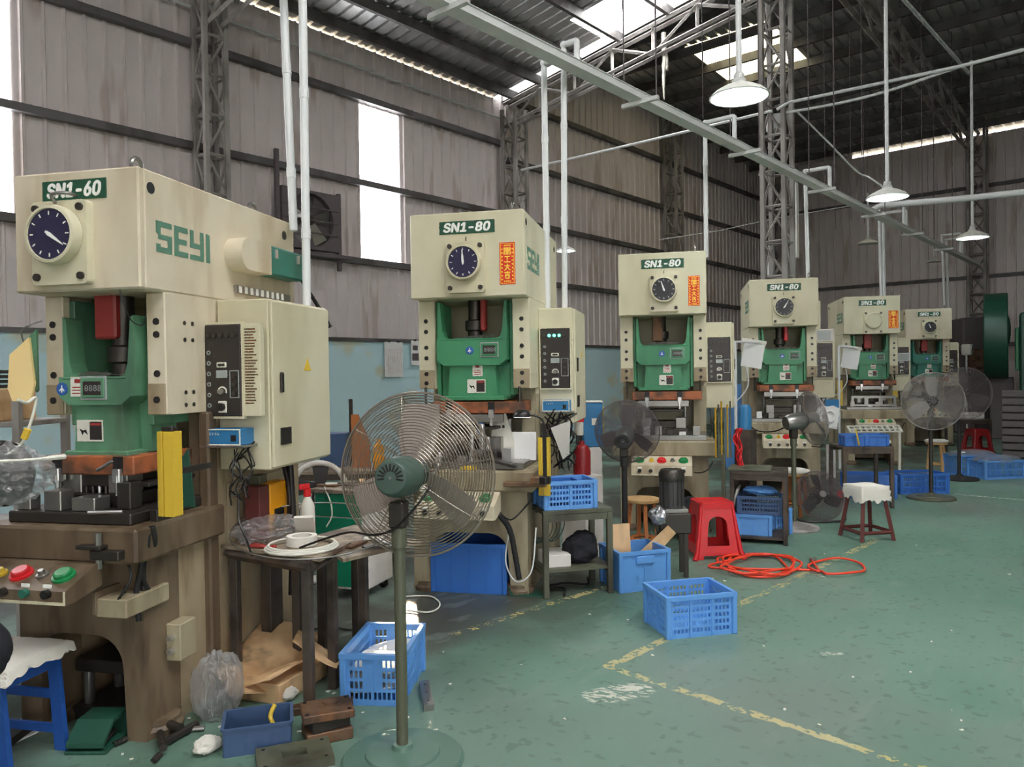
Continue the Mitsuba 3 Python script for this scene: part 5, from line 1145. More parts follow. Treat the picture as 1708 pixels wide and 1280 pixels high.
solo('wall_papers', 'white papers and headphones on the right end of the fourth press bed', 'papers', cat([mv(bx(-.12, .12, 0, .004, -.14, .14), (.02 * i, .01 * i, 0), ry=9 * i - 10) for i in range(3)] + [mv(tube([(.06 * math.cos(a), -.01, .07 * math.sin(a)) for a in np.linspace(0, 6.28, 16, endpoint=False)], .014, 6, True), (.03, -.02, .02))]), 'paper', False, tf((10.225, 3.451, 0.959), rz=-50))
solo('blue_notice', 'blue and white notice behind the papers at the fourth press', 'notice', mv(bx(-.09, .09, 0, .004, -.13, .13), (10.427, 3.449, 1.059), rz=-50), 'blue_box')
# ------------------------------------------------------------------ foreground tables and what lies on them
t = Th('work_table', 'rusty angle-iron table beside the nearest press, holding the coiled strip', 'table')
t.part('top', ext([(2.13, 3.05), (1.99, 3.70), (2.40, 3.86), (2.44, 3.22)], .725, .742, 'xy'), 'table_top')
for (x, y), lab in (((2.10, 3.11), 0), ((2.04, 3.66), 0), ((2.36, 3.80), 0), ((2.34, 3.56), 0)):
    t.part('leg', mv(bx(-.022, .022, -.022, .022, 0, .725, .003), (x, y, 0), rz=RZ), 'table_steel')
t.part('rail', bar((2.10, 3.09, .70), (2.02, 3.68, .70), .045), 'table_steel'); t.part('rail', bar((2.10, 3.09, .70), (2.42, 3.26, .70), .045), 'table_steel')
t = Th('work_table', 'second rusty table right of the strip table, its end behind the fan', 'table')
t.part('top', ext([(2.24, 3.02), (2.42, 3.58), (2.80, 3.66), (2.74, 3.02)], .705, .722, 'xy'), 'table_top')
for x, y in ((2.356, 3.272), (2.64, 3.38), (2.47, 3.52), (2.76, 3.60)):
    t.part('leg', mv(bx(-.022, .022, -.022, .022, 0, .705, .003), (x, y, 0), rz=RZ), 'table_steel')
t.part('rail', bar((2.36, 3.27, .69), (2.64, 3.38, .69), .03), 'table_steel')
def ringpts(c, r, n, tilt, ry=0, z0=0):
    a = np.linspace(0, 2 * math.pi, n, endpoint=False); p = np.stack([r * np.cos(a), r * np.sin(a), 0 * a], 1)
    M_ = tf(c, rz=ry, rx=tilt); return p @ M_[:3, :3].T + M_[:3, 3]
aa = np.linspace(0, 2 * math.pi, 64, endpoint=False)
solo('strip_coil', 'large loose loop of thin steel strip around the rusty table', 'strip coil', tube(np.stack([2.30 + .40 * np.cos(aa), 3.35 + .40 * np.sin(aa), .82 + .065 * np.cos(aa - .98)], 1), .0045, 5, True), 'steel', True)
t = Th('plastic_coil', 'white flat coil of plastic strip lying on the rusty table', 'coil')
for i in range(3):
    t.part('turn', tube(ringpts((2.20, 3.30, .750 + .008 * i), .175 - .008 * i, 44, 0), [.007] * 44, 6, True), 'offwhite', smooth=True)
solo('tape_roll', 'milky roll of tape standing inside the white coil', 'tape roll', mv(lathe([(.05, 0), (.075, 0), (.075, .045), (.05, .045), (.05, 0)], 28), (2.20, 3.30, .762)), 'cloth_white', 40)
v, f = crumple(.15, 71, 5, .25, (1.2, .9, .5), 1.8, .25)
solo('plastic_bag', 'crumpled clear plastic bag of parts heaped on the rusty table', 'plastic bag', mv((v, f), (2.19, 3.60, .80)), 'milky_plastic', True)
solo('red_pliers', 'red-handled pliers at the left end of the rusty table', 'pliers', cat([tube(bezier([(2.04, 3.52, .752), (2.06, 3.46, .756), (2.09, 3.43, .752), (2.12, 3.4, .752)], 12), .009, 6), tube(bezier([(2.07, 3.54, .752), (2.075, 3.48, .756), (2.09, 3.43, .752), (2.10, 3.38, .752)], 12), .009, 6)]), 'red_faded', True)
t = Th('feeder_box', 'orange-yellow machine box behind the rusty table', 'machine', place(1.341, 3.721))
t.part('housing', bx(.38, .47, .80, 1.0, .75, 1.02, .006), 'orange_yellow'); t.part('recess', bx(.47, .473, .84, .94, .77, .88), 'dark_steel'); t.part('dark_side', bx(.375, .465, .70, .80, .70, 1.02, .004), 'stool_maroon'); t.part('post', bx(.39, .45, .82, .95, 0, .75, .004), 'table_steel'); t.part('lever', bx(.36, .42, .78, .86, 1.02, 1.07, .004), 'table_green')
t = Th('detergent_bottle', 'white bottle with red cap and label on the second rusty table', 'bottle', tf((2.44, 3.60, .742)))
t.part('body', lathe([(0, 0), (.036, 0), (.038, .01), (.038, .15), (.02, .19), (.015, .2), (0, .2)], 18), 'offwhite', smooth=40); t.part('label_band', lathe([(.0385, .02), (.0385, .06)], 18), 'red'); t.part('cap', lathe([(0, .2), (.02, .2), (.02, .24), (0, .24)], 12), 'red', smooth=30); t.part('trigger', bx(-.05, .015, -.008, .008, .24, .27, .004), 'red')
solo('paper_pad', 'pale green notebook propped on the bag at the rusty table', 'notebook', mv(bx(-.05, .05, -.008, .008, -.07, .07, .002), (2.32, 3.45, .82), rz=-40, rx=40), 'cloth_white')
for i, (x, y, r_, l) in enumerate(((2.46, 3.2, 20, .16), (2.55, 3.1, 70, .2), (2.6, 3.22, 130, .12), (2.5, 3.06, 160, .18), (2.66, 3.12, 40, .15))):
    solo('metal_scrap', ('flat', 'long', 'short', 'bent', 'narrow')[i] + ' metal offcut on the second rusty table', 'scrap', mv(bx(-l / 2, l / 2, -.02, .02, 0, .012, .002), (x, y, .724 + .002 * i), rz=r_), ('rust', 'steel', 'offwhite', 'dark_steel', 'cabinet_white')[i])
p1.part('drop_conduit', cat([tube(bezier([(.48, 1.0, 1.13), (.5, .98, .95), (.53, .93, .75), (.53, .9, .4)], 16), .018, 8), tube(bezier([(.44, 1.0, 1.13), (.49, .97, .95), (.5, .95, .75)], 12), .016, 8)]), 'black', smooth=True)
# green cabinet on casters behind the nearest press
a, b = (3.267, 4.734, 0.000), (3.419, 4.349, 0.000)
GM = tf((a[0], a[1], 0), rz=yaw(a, b))
t = Th('tool_cabinet', 'green steel cabinet with pale edges on casters behind the nearest press', 'cabinet', GM)
t.part('body', bx(0, .414, 0, .40, .07, .76, .006), 'cabinet_white'); t.part('door', bx(.012, .39, -.012, 0, .09, .58, .004), 'cabinet_green'); t.part('drawer', bx(.012, .39, -.012, 0, .59, .75, .004), 'cabinet_green'); t.part('top', bx(-.02, .43, -.03, .42, .76, .785, .004), 'table_top')
for x, y in ((.05, .05), (.36, .05), (.05, .35), (.36, .35)):
    t.part('caster', mv(lathe([(0, -.012), (.034, -.012), (.034, .012), (0, .012)], 16), (x, y, .035), rx=90), 'black', smooth=30); t.part('fork', bx(x - .012, x + .012, y - .018, y + .018, .035, .075), 'steel')
for i in range(7):
    solo('metal_scrap', ('rusty', 'pale', 'curled', 'long thin', 'square', 'brown', 'bright')[i] + ' metal offcut on top of the green cabinet', 'scrap', mv(bx(-.08 - .02 * (i % 3), .08, -.025, .025, 0, .014, .002), (.05 + .055 * i, .1 + .07 * (i % 4), .787 + .003 * i), rz=40 * i, ry=3 * (i % 3)), ('rust', 'offwhite', 'steel', 'cardboard', 'dark_steel', 'rust', 'bright_steel')[i], M=GM)
solo('loose_cable', 'pale cable hanging down the front of the green cabinet', 'cable', tube(bezier([(.1, -.02, .8), (.16, -.04, .7), (.17, -.04, .6), (.13, -.05, .52)], 16), .006, 5), 'offwhite', True, GM)
# bench with things behind the fan
BM = tf((4.0, 5.75, 0), rz=-50)
table('plain work bench behind the foreground fan, against the blue wall side', BM, -.6, .7, -.2, .5, .78, 'table_top', 'table_steel', .04)
t = Th('grey_feeder', 'pale grey machine body on the bench behind the foreground fan', 'machine', BM @ tf((-.25, .0, .781)))
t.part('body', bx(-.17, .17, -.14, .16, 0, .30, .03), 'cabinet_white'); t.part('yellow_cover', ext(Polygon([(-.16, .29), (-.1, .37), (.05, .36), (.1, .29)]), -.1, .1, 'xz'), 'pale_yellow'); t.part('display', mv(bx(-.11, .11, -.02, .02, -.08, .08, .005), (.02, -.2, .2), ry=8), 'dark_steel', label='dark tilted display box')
solo('blue_case', 'dull blue case on the bench beside the grey machine', 'case', bx(.0, .24, .1, .3, .78, 1.08, .008), 'plastic_navy', M=BM)
solo('wood_board', 'brown wooden board standing on the bench behind the fan', 'board', ext([(.3, .78), (.46, .78), (.46, 1.0), (.36, 1.25), (.3, 1.25)], .05, .08, 'xz'), 'wood_orange', M=BM)
solo('iron_post', 'dark iron post standing on the bench behind the blue case', 'post', bx(.22, .25, .32, .35, .78, 1.38), 'dark_steel', M=BM)
solo('amber_bottle', 'amber bottle with white label on the bench behind the fan', 'bottle', mv(lathe([(0, 0), (.05, 0), (.05, .18), (.02, .22), (.02, .25), (0, .25)], 16), (.55, .0, .781)), 'orange_yellow', 35, BM)
t = Th('ring_fan', 'pale round fan cage leaning behind the nearest press', 'fan', tf((*(3.541, 5.063, 0.839)[:2], .72), rz=-40))
t.part('rim', tube([(.2 * math.cos(a), 0, .2 * math.sin(a)) for a in np.linspace(0, 6.283, 36, endpoint=False)], .022, 8, True), 'cabinet_white', smooth=True); t.part('hub', disc(.05, -.03, .03), 'dark_steel', smooth=30)
for q in range(4): t.part('blade', mv(ext([(-.03, .03), (.05, .03), (.08, .18), (-.05, .18)], -.004, .004, 'xz'), (0, 0, 0), ry=90 * q), 'fan_dark')
t.part('stand', bx(-.02, .02, -.02, .02, -.72, -.2), 'cabinet_white'); t.part('foot', bx(-.15, .15, -.1, .1, -.72, -.7, .005), 'cabinet_white')
# ------------------------------------------------------------------ left edge: shelves, pad, wrapped fan
t = Th('storage_rack', 'grey storage rack at the left edge behind the nearest press', 'rack', tf((1.25, 5.6, 0), rz=-50))
for z in (.75, 1.12, 1.36): t.part('shelf', bx(-.6, .6, -.2, .3, z - .03, z, .004), 'lattice_paint')
for x in (-.6, .56):
    for y in (-.2, .26): t.part('post', bx(x, x + .04, y, y + .04, 0, 1.75), 'lattice_paint')
RM = tf((1.25, 5.6, 0), rz=-50)
solo('shelf_box', 'flat blue box on the middle shelf of the left rack', 'box', bx(-.2, .35, -.18, .2, 1.12, 1.22, .005), 'blue_label', M=RM)
solo('shelf_box', 'pale brown box on the top shelf of the left rack', 'box', bx(-.1, .45, -.15, .2, 1.361, 1.55, .005), 'cardboard', M=RM)
solo('shelf_box', 'dark plates stacked on the brown box of the left rack', 'plates', cat([mv(bx(-.25, .3, -.15, .2, 1.552 + .03 * q, 1.572 + .03 * q, .002), (.01 * q, 0, 0), rz=3 * q) for q in range(4)]), 'dark_steel', M=RM)
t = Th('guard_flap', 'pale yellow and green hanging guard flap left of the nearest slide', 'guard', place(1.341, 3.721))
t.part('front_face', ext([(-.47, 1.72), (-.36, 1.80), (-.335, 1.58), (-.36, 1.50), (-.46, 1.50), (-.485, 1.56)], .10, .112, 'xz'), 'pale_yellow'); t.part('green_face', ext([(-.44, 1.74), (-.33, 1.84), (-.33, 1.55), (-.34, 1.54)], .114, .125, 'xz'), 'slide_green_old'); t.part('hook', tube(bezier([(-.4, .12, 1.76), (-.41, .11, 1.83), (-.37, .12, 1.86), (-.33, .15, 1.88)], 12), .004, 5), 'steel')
solo('pale_cable', 'white cable with a yellow connector hanging left of the green slide', 'cable', tube(bezier([(0.977, 3.303, 1.524), (1.016, 3.334, 1.513), (1.056, 3.364, 1.529), (1.046, 3.375, 1.457), (1.029, 3.393, 1.390), (1.013, 3.410, 1.348), (0.959, 3.395, 1.312)], 36), .006, 6), 'offwhite', True)
solo('connector', 'yellow inline connector on the white cable at the left edge', 'connector', cyl((1.030, 3.376, 1.409), (1.019, 3.388, 1.372), .014, 8), 'yellow', 30)
t = Th('wrapped_fan', 'small dark fan wrapped in clear plastic at the left edge', 'fan', tf((0.966, 3.462, 1.237), rz=-50))
t.part('cage', mv(lathe([(.02, -.05), (.10, -.03), (.13, 0), (.10, .03), (.02, .05)], 24), (0, 0, 0), rx=90), 'dark_steel', smooth=True); t.part('film', mv(crumple(.15, 81, 5, .25, (1.3, .8, .8), 1.8, .25), (0, 0, .0)), 'milky_plastic', smooth=True); t.part('stem', tube(np.array([(0, 0, -.05), (-.30, .25, -.12), (-.34, .4, -1.2)]), .02, 8), 'dark_steel'); t.part('foot', bx(-.46, -.22, .3, .5, -1.235, -1.2, .004), 'dark_steel')
solo('air_blow_gun', 'long pale nozzle tube reaching across below the green slide', 'nozzle', tube(bezier([(0.897, 3.314, 1.300), (0.987, 3.287, 1.298), (1.072, 3.265, 1.300), (1.125, 3.280, 1.299)], 14), [.006] * 8 + [.01] * (len(bezier([(0, 0, 0)] * 2 + [(1, 1, 1)] * 2, 14)) - 8), 6), 'offwhite', 40)
Q1 = place(1.341, 3.721)
t = Th('stop_gauge', 'small bright clamp with a round plate on the nearest press bed', 'clamp', Q1 @ tf((-.26, -.02, 1.016)))
t.part('block', bx(-.035, .035, -.03, .03, 0, .07, .003), 'steel'); t.part('post', cyl((0, 0, .07), (0, 0, .16), .016, 12), 'black', smooth=30); t.part('plate', bx(-.1, .09, -.025, .025, .10, .112, .003), 'bright_steel'); t.part('screw', cyl((.05, .03, .11), (.05, .03, .22), .008, 8), 'bright_steel', smooth=30)
# ------------------------------------------------------------------ clutter on the floor in front
t = Th('parts_bin', 'small dark blue bin with scraps on the floor at the front', 'bin', tf((1.79, 3.04, 0), rz=-33))
o = rrect(-.14, .14, -.1, .1, .012)
t.part('wall', ext(o.difference(rrect(-.134, .134, -.094, .094, .01)), 0, .12, 'xy'), 'plastic_navy'); t.part('base', bx(-.13, .13, -.09, .09, 0, .008), 'plastic_navy'); t.part('rim', ext(o.buffer(.008).difference(rrect(-.134, .134, -.094, .094, .01)), .112, .12, 'xy'), 'plastic_navy')
for q in range(5):
    for s in (-1, 1): t.part('rib', bx(-.11 + .055 * q - .003, -.11 + .055 * q + .003, s * .102 - .003, s * .102 + .003, .005, .112), 'plastic_navy')
BN = tf((1.79, 3.04, 0), rz=-33)
solo('yellow_strap', 'yellow twisted strap lying in the dark blue bin', 'strap', tube(bezier([(.04, -.04, .03), (.06, 0, .07), (.05, .03, .1), (.07, .05, .14)], 16), [.014] * 6 + [.01] * (len(bezier([(0, 0, 0)] * 2 + [(1, 1, 1)] * 2, 16)) - 6), 7), 'yellow', True, BN)
solo('scrap_sheet', 'grey crumpled sheet in the dark blue bin', 'sheet', mv(crumple(.07, 91, 3, .3, (1.1, .9, .4)), (-.05, 0, .04)), 'lattice_paint', True, BN)
DM_ = tf((2.02, 2.86, 0), rz=-25)
for i, (w, d, z0, z1, r_, m_) in enumerate(((.2, .15, 0, .05, 0, 'rust'), (.17, .13, .05, .1, 8, 'dark_steel'), (.22, .17, .1, .135, -4, 'rust'))):
    t = Th('die_plate', ('bottom', 'middle', 'top')[i] + ' plate of the rusty die stack beside the dark blue bin', 'die plate', DM_ @ tf(rz=r_))
    t.part('plate', bx(-w / 2, w / 2, -d / 2, d / 2, z0, z1, .004), m_)
    if i == 2:
        for x in (-.09, .09):
            for y in (-.065, .065): t.part('hole', mv(lathe([(.009, 0), (.009, .002), (0, .002)], 10), (x, y, z1)), 'black')
        t.part('boss', mv(lathe([(.035, 0), (.035, .01), (0, .012)], 20), (.02, .03, z1)), 'rust', smooth=30)
Dp = tf((1.80, 2.78, 0), rz=-28)
t = Th('die_plate', 'flat die plate with a square window lying at the front edge', 'die plate', Dp)
t.part('plate', ext(sbox(-.15, -.1, .15, .1).difference(sbox(-.05, -.03, .05, .035)), 0, .035, 'xy'), 'table_green')
for x in (-.12, .12):
    for y in (-.075, .075): t.part('hole', mv(lathe([(.008, 0), (.008, .001), (0, .001)], 10), (x, y, .035)), 'black')
solo('steel_bar', 'flat drilled steel bar lying right of the pale blue crate', 'bar', mv(ext(sbox(-.15, -.025, .15, .025).difference(unary_union([Point(x, 0).buffer(.006) for x in (-.1, 0, .1)])), 0, .03, 'xy'), (2.57, 2.81, 0), rz=52), 'steel')
solo('floor_bar', 'long rusty bar lying under the table beside the leg', 'bar', mv(bx(-.26, .26, -.03, .03, 0, .035, .003), (2.27, 3.05, 0), rz=40), 'rust')
solo('floor_bar', 'short rusty bar lying behind the dark blue bin', 'bar', mv(bx(-.18, .18, -.03, .03, 0, .035, .003), (2.03, 3.18, 0), rz=-25), 'rust')
t = Th('cardboard_heap', 'flattened torn cardboard boxes heaped under the rusty table', 'cardboard')
for i, (x, y, z, w, d, rz_, rx_, ry_) in enumerate(((2.22, 3.62, .14, .5, .34, 30, 14, -8), (2.16, 3.46, .10, .42, .3, 12, -10, 10), (2.36, 3.42, .17, .34, .26, 50, 28, 6), (2.06, 3.52, .07, .36, .3, -10, 6, 4))):
    v, f = bx(-w / 2, w / 2, -d / 2, d / 2, -.004, .004)
    for _ in range(3): v, f = trimesh.remesh.subdivide(v, f)
    v = v + np.stack([0 * v[:, 0], 0 * v[:, 0], .03 * np.sin(v[:, 0] * 9 + i) + .02 * np.cos(v[:, 1] * 11 + 2 * i)], 1)
    t.part('sheet', mv((v, f), (x, y, z), rz=rz_, rx=rx_, ry=ry_), 'cardboard')
solo('carton', 'brown carton lying open under the rusty table', 'carton', mv(bx(-.2, .2, -.14, .14, 0, .1, .004), (2.2, 3.5, .0), rz=20), 'cardboard')
v, f = crumple(.15, 101, 5, .2, (.82, .42, 1.2), 1.6, .24, .4)
solo('plastic_bag', 'clear crumpled plastic bag standing by the leg of the nearest press', 'plastic bag', mv((v, f), (1.79, 3.40, .15), rz=-40), 'milky_plastic', True)
for i, (p_, r_, lab) in enumerate((((2.124, 3.331, 0.000), .045, 'white crumpled rag ball on the floor under the rusty table'), ((1.604, 3.132, 0.000), .05, 'white crumpled rag on the floor beside the dark blue bin'))):
    solo('rag_ball', lab, 'rag', mv(crumple(r_, 110 + i, 3, .4, (1.2, .9, .75)), (p_[0], p_[1], r_ * .7)), 'cloth_white', True)
for i, (p_, l, r_, a_, lab) in enumerate((((1.591, 3.353, 0.000), .2, .018, 20, 'thick dark steel rod lying left of the dark blue bin'), ((1.494, 3.317, 0.000), .16, .016, 70, 'short dark rod crossing the thick one on the floor'), ((1.649, 3.372, 0.000), .12, .012, -40, 'pale steel pin lying on the dark rods'), ((1.584, 3.425, 0.000), .14, .02, 100, 'dark bolt lying at the foot of the nearest press'))):
    solo('steel_rod', lab, 'rod', mv(cyl((-l / 2, 0, 0), (l / 2, 0, 0), r_, 10), (p_[0], p_[1], r_ + .002 + .02 * (i % 2)), rz=a_), 'dark_steel' if i != 2 else 'steel', 30)
def coil(l, r, n):
    a = np.linspace(0, n * 2 * math.pi, n * 12); return np.stack([a / (n * 2 * math.pi) * l - l / 2, r * np.cos(a), r * np.sin(a)], 1)
for i, (p_, a_) in enumerate((((1.396, 3.497, 0.000), 10), ((1.433, 3.229, 0.000), 40))):
    solo('coil_spring', ('upper' if i == 0 else 'lower') + ' of two small coil springs lying on the floor at the front left', 'spring', mv(tube(coil(.06, .011, 7), .0028, 5), (p_[0], p_[1], .0145), rz=a_), 'dark_steel', True)
t = Th('foot_pedal', 'green foot pedal guard on the floor before the nearest press', 'foot pedal', tf((*(1.342, 3.589, 0.000)[:2], 0), rz=-50))
t.part('base', bx(-.09, .09, -.11, .1, 0, .015, .004), 'machine_green'); t.part('hood', ext([(-.11, .03), (-.11, .05), (-.02, .115), (.1, .115), (.1, .015), (.09, .015), (.09, .1), (-.02, .1)], -.08, .08, 'yz'), 'machine_green'); t.part('pedal', mv(bx(-.06, .06, -.09, .05, .03, .04, .003), (0, 0, 0), rx=6), 'dark_steel')
for i in range(2):
    for s in (0, 1):
        pass
t = Th('die_set', 'old dark die set stored inside the arch of the nearest press', 'die set', place(1.341, 3.721))
t.part('lower_plate', bx(-.19, .17, .12, .45, 0, .06, .004), 'dark_steel'); t.part('upper_plate', bx(-.18, .15, .14, .42, .22, .28, .004), 'dark_steel')
for x in (-.14, .12):
    for y in (.18, .38): t.part('guide_post', cyl((x, y, .06), (x, y, .22), .025, 12), 'steel', smooth=30)
# small chips on the floor
r2 = random.Random(5); ch = []
for _ in range(110):
    x, y = r2.uniform(1.2, 8), r2.uniform(.3, 3.4)
    if r2.random() < .5: x, y = r2.uniform(.9, 2.4), r2.uniform(2.5, 3.6)
    s_ = r2.uniform(.002, .007); ch.append(mv(bx(-s_ * 1.6, s_ * 1.6, -s_, s_, 0, .003), (x, y, .0005), rz=r2.uniform(0, 180)))
solo('swarf', 'small metal chips scattered over the floor', 'swarf', cat(ch), 'offwhite', kind='stuff')
# ------------------------------------------------------------------ far right machines
t = Th('flywheel_press', 'big dark green machine with a tall flywheel at the far right edge', 'machine', tf((*(19.619, 2.371, 0.000)[:2], 0), rz=-82))
t.part('flywheel', mv(lathe([(0, -.22), (.9, -.22), (.92, -.2), (.92, .2), (.9, .22), (0, .22)], 48), (-.62, 0, 2.25), ry=90), 'machine_green', smooth=35); t.part('body', bx(-.2, 1.4, -.6, .6, .0, 2.7, .03), 'machine_green'); t.part('guard', bx(-.28, -.2, -.4, .4, 1.5, 2.4, .02), 'slide_green'); t.part('foot', bx(-.75, -.3, .1, .5, 0, 1.35, .02), 'iron_dark')
t = Th('tray_stack', 'stack of dark grey trays at the far right edge under the green machine', 'trays', tf((*(16.146, 1.935, 0.000)[:2], 0), rz=-82))
for q in range(9): t.part('tray', bx(-.45, .4, -.5, -.2, .02 + .13 * q, .13 + .13 * q, .01), 'iron_dark')
t = Th('punch_press', 'dark old press standing between the farthest beige press and the green machine', 'press', tf((*(21.277, 3.672, 1.183)[:2], 0), rz=RZ))
t.part('body', bx(-.45, .45, 0, 1.1, 0, 2.0, .03), 'iron_dark'); t.part('head', bx(-.4, .4, -.4, 1.0, 1.95, 2.75, .03), 'iron_dark'); t.part('wheel', mv(lathe([(0, -.1), (.5, -.1), (.5, .1), (0, .1)], 30), (.62, .4, 2.45), ry=90), 'machine_green', smooth=35); t.part('slide', bx(-.2, .2, -.45, -.1, 1.4, 2.0, .01), 'rust'); t.part('red_guard', bx(.2, .42, -.42, -.3, 2.2, 2.7, .01), 'red_faded'); t.part('bed', bx(-.5, .5, -.5, .4, .7, .9, .02), 'dark_steel')
t = Th('work_light', 'small white lamp head on a pole between the last press and the dark press', 'lamp', tf((*(19.881, 3.616, 1.752)[:2], 0)))
t.part('pole', cyl((0, 0, 0), (0, 0, 1.85), .02, 8), 'pipe_grey'); t.part('head', bx(-.02, .22, -.1, .1, 1.85, 2.1, .02), 'cabinet_white'); t.part('eye', mv(disc(.04, -.01, .0), (.1, -.1, 2.0)), 'black')
# wires hanging from the roof
for i, (px_, z0) in enumerate((((10.183, 5.127, 5.601), 5.2), ((14.404, 4.853, 6.551), 4.4), ((15.558, 5.050, 6.669), 4.3), ((15.756, 4.821, 6.664), 4.5), ((16.981, 4.935, 6.749), 4.6))):
    solo('hanging_wire', 'thin wire hanging from the roof above the presses, ' + ('leftmost', 'second from left', 'third from left', 'fourth from left', 'rightmost')[i] + ' of five', 'wire', cyl((px_[0], px_[1], z0), (px_[0], px_[1], (roofz(px_[1]) if px_[0] < XT else roof2z(px_[0]))), .006, 5), 'iron_dark')

# alike things share a group
for key, d in labels.items():
    base = key.rstrip('0123456789').rstrip('_')
    g = {'pendant_lamp': 'pendant lamps under the roof', 'vertical_pipe': 'white pipes dropping to the presses', 'plastic_crate': 'slotted plastic crates', 'plastic_tub': 'solid plastic tubs', 'pedestal_fan': 'pedestal fans between the presses',
         'lattice_column': 'steel lattice columns', 'roof_truss': 'roof trusses', 'hanging_wire': 'thin wires hanging from the roof', 'metal_scrap': 'metal offcuts', 'conduit': 'conduits under the roof', 'steel_rod': 'dark rods on the floor'}.get(base)
    if g and '__' not in key and 'category' in d: d.setdefault('group', g)
for key in ('stamping_press_001', 'stamping_press_002', 'stamping_press_003', 'stamping_press_004', 'stamping_press_005'):
    labels[key]['group'] = 'SN1-80 presses in the row'
# ------------------------------------------------------------------ grime-level detail on the presses
r3 = random.Random(11)
def wig(a, b, sag, n=5, j=.03):
    a, b = np.array(a, float), np.array(b, float); out = []
    for i in range(n):
        t_ = i / (n - 1); q = a + (b - a) * t_; q[2] -= sag * 4 * t_ * (1 - t_)
        if 0 < i < n - 1: q += np.array([r3.uniform(-j, j) for _ in range(3)])
        out.append(q)
    return bezier(out, 24)
# the nearest press: clamps, hoses and a bracket on the bed; blocks on the bolster
k = p1.part('bed_clamp', bx(.20, .34, -.19, -.145, .84, .88, .004), 'dark_steel', label='dark clamp bolted to the bed front')
p1.part('clamp_arm', bx(.14, .26, -.2, -.15, .885, .90, .003), 'dark_steel', parent=k); p1.part('clamp_stud', cyl((.23, -.17, .80), (.23, -.17, .95), .014, 8), 'steel', smooth=30, parent=k)
for i in range(3):
    p1.part('hydraulic_hose', tube(wig((.36 + .02 * i, -.05, .96), (.33, -.06 + .03 * i, .55 + .06 * i), -.02, 5, .03), .012, 7), 'rubber', smooth=True)
p1.part('hanging_loop', tube(bezier([(.30, -.1, .84), (.36, -.14, .76), (.30, -.15, .66), (.26, -.1, .60), (.27, -.06, .70)], 20), .006, 5), 'rubber', smooth=True)
p1.part('side_bracket', bx(.20, .35, -.16, .12, .59, .67, .005), 'press_oily_light', label='small box bracket beside the button box')
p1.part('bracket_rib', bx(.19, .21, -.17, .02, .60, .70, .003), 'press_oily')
p1.part('valve_block', bx(.33, .37, .02, .12, .95, 1.02, .004), 'dark_steel'); p1.part('valve_pipe', cyl((.35, .07, 1.02), (.35, .07, 1.10), .012, 8), 'steel', smooth=30)
p1.part('ejector_plate', bx(-.26, .27, .10, .44, 1.105, 1.125, .003), 'dark_steel')
for q in range(12):
    p1.part('die_pin', cyl((-.2 + .035 * q, .1, 1.07), (-.2 + .035 * q, .1, 1.11), .008, 6), 'bright_steel' if q % 3 == 0 else 'dark_steel')
for x, y, w, d, h in ((-.1, -.02, .09, .08, .09), (.05, .0, .12, .1, .06), (.2, .06, .07, .08, .12)):
    p1.part('tool_block', bx(x - w / 2, x + w / 2, y - d / 2, y + d / 2, 1.015, 1.015 + h, .004), 'steel' if h < .1 else 'dark_steel')
p1.part('spanner', tube(np.array([(.12, -.1, 1.022), (.26, -.06, 1.022)]), .008, 6), 'bright_steel')
p1.part('green_guard', ext([(.345, 1.0), (.43, 1.0), (.40, 1.27), (.36, 1.22)], .20, .21, 'xz'), 'machine_green'); p1.part('clamp_lever', tube(bezier([(.06, .03, 1.19), (.12, -.03, 1.2), (.2, -.04, 1.24)], 10), .008, 6), 'steel', smooth=True)
for i in range(3):
    p1.part('panel_cable', tube(wig((.34, .44, 1.40), (.36, .5, 1.26), .03, 4, .02), .004, 5), 'rubber')
p1.part('hanging_wire', tube(bezier([(.22, .0, 1.99), (.24, .0, 1.93), (.235, .05, 1.86), (.25, .1, 1.84), (.27, .1, 1.87)], 18), .003, 5), 'rubber')
p1.part('flank_cover', bx(.325, .332, .62, 1.34, .10, 1.05, .003), 'press_flank', label='paler flat cover on the lower flank')
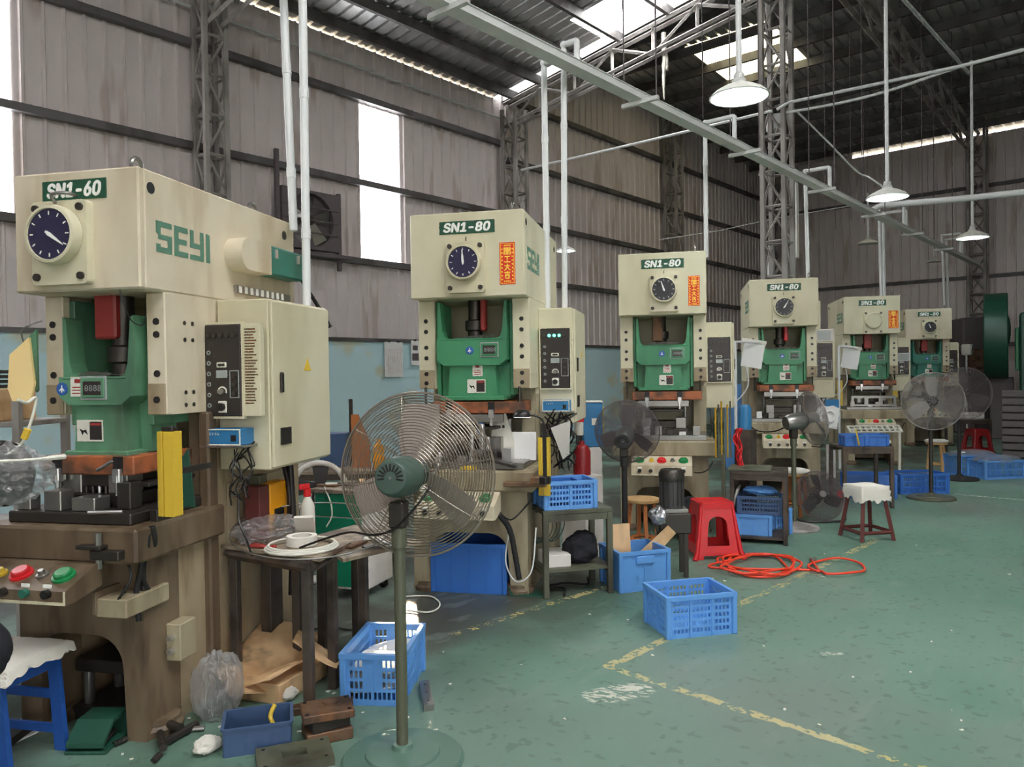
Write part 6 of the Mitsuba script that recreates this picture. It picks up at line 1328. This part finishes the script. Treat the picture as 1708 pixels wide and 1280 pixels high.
# cables and small parts on the other presses
for p, o in ((p2, 0), (p3, 1), (p4, 2), (p5, 3)):
    for i in range(4):
        p.part('loose_cable', tube(wig((.5 + r3.uniform(-.04, .1), .45, 1.2), (.46 + r3.uniform(-.02, .08), .1 + r3.uniform(-.1, .1), .75), .06, 5, .05), .006, 5), 'rubber', smooth=True)
    p.part('front_cable', tube(wig((.29, -.25, .62), (.47, -.05, .70), .06, 4, .02), .006, 5), 'rubber', smooth=True)
    for q in range(6):
        x = -.3 + .12 * q + r3.uniform(-.02, .02); h = r3.uniform(.03, .1)
        p.part('tool_block', bx(x - .035, x + .035, -.05, r3.uniform(.0, .05), .96, .96 + h, .003), ('steel', 'dark_steel', 'bright_steel')[(q + o) % 3])
    p.part('die_rail', bx(-.25, .25, .03, .07, 1.24, 1.30, .003), 'steel'); p.part('ejector_plate', bx(-.2, .2, .02, .3, 1.19, 1.21, .003), 'dark_steel')
    for s in (-1, 1):
        p.part('hose_fitting', cyl((s * .36, .1, 1.32), (s * .36, .1, 1.5), .01, 8), 'dark_steel')
p5.part('die_frame', ext(sbox(-.34, .97, .34, 1.14).difference(unary_union([sbox(x, 1.0, x + .16, 1.10) for x in (-.3, -.08, .14)])), -.06, .0, 'xz'), 'steel', label='steel die frame with three windows')
# cables by the tables and on the floor
solo('loose_cable', 'thin black cable lying from the green cabinet to the floor by the rusty tables', 'cable', tube(bezier([(3.3, 4.2, .012), (3.1, 3.95, .012), (2.95, 3.9, .012), (2.9, 4.05, .012), (2.75, 4.1, .012), (2.6, 4.0, .012)], 40), .007, 5), 'rubber', True)
solo('loose_cable', 'pale cable lying on the floor between the green cabinet and the second press', 'cable', tube(bezier([(3.62, 4.2, .012), (3.75, 4.05, .012), (3.66, 3.85, .012), (3.5, 3.78, .012), (3.42, 3.95, .012)], 40), .006, 5), 'offwhite', True)
solo('loose_cable', 'black cable snaking over the floor under the side table of the second press', 'cable', tube(bezier([(4.35, 3.3, .012), (4.5, 3.42, .012), (4.42, 3.55, .012), (4.62, 3.5, .012), (4.7, 3.35, .012), (4.85, 3.45, .012)], 40), .008, 5), 'rubber', True)
solo('floor_tray', 'green scoop tray on the floor before the blue tub of the second press', 'tray', mv(ext([(-.12, .0), (.12, .0), (.13, .05), (.12, .012), (-.1, .012), (-.14, .06)], -.07, .07, 'xz'), (4.26, 3.55, 0), rz=RZ), 'machine_green')
solo('cable_run', 'black cable sagging from the edge-on fan to the fourth press', 'cable', tube(bezier([(8.185, 3.672, 1.042), (7.990, 3.436, 0.943), (7.815, 3.180, 0.952), (7.659, 2.980, 1.019)], 24), .007, 5), 'rubber', True)
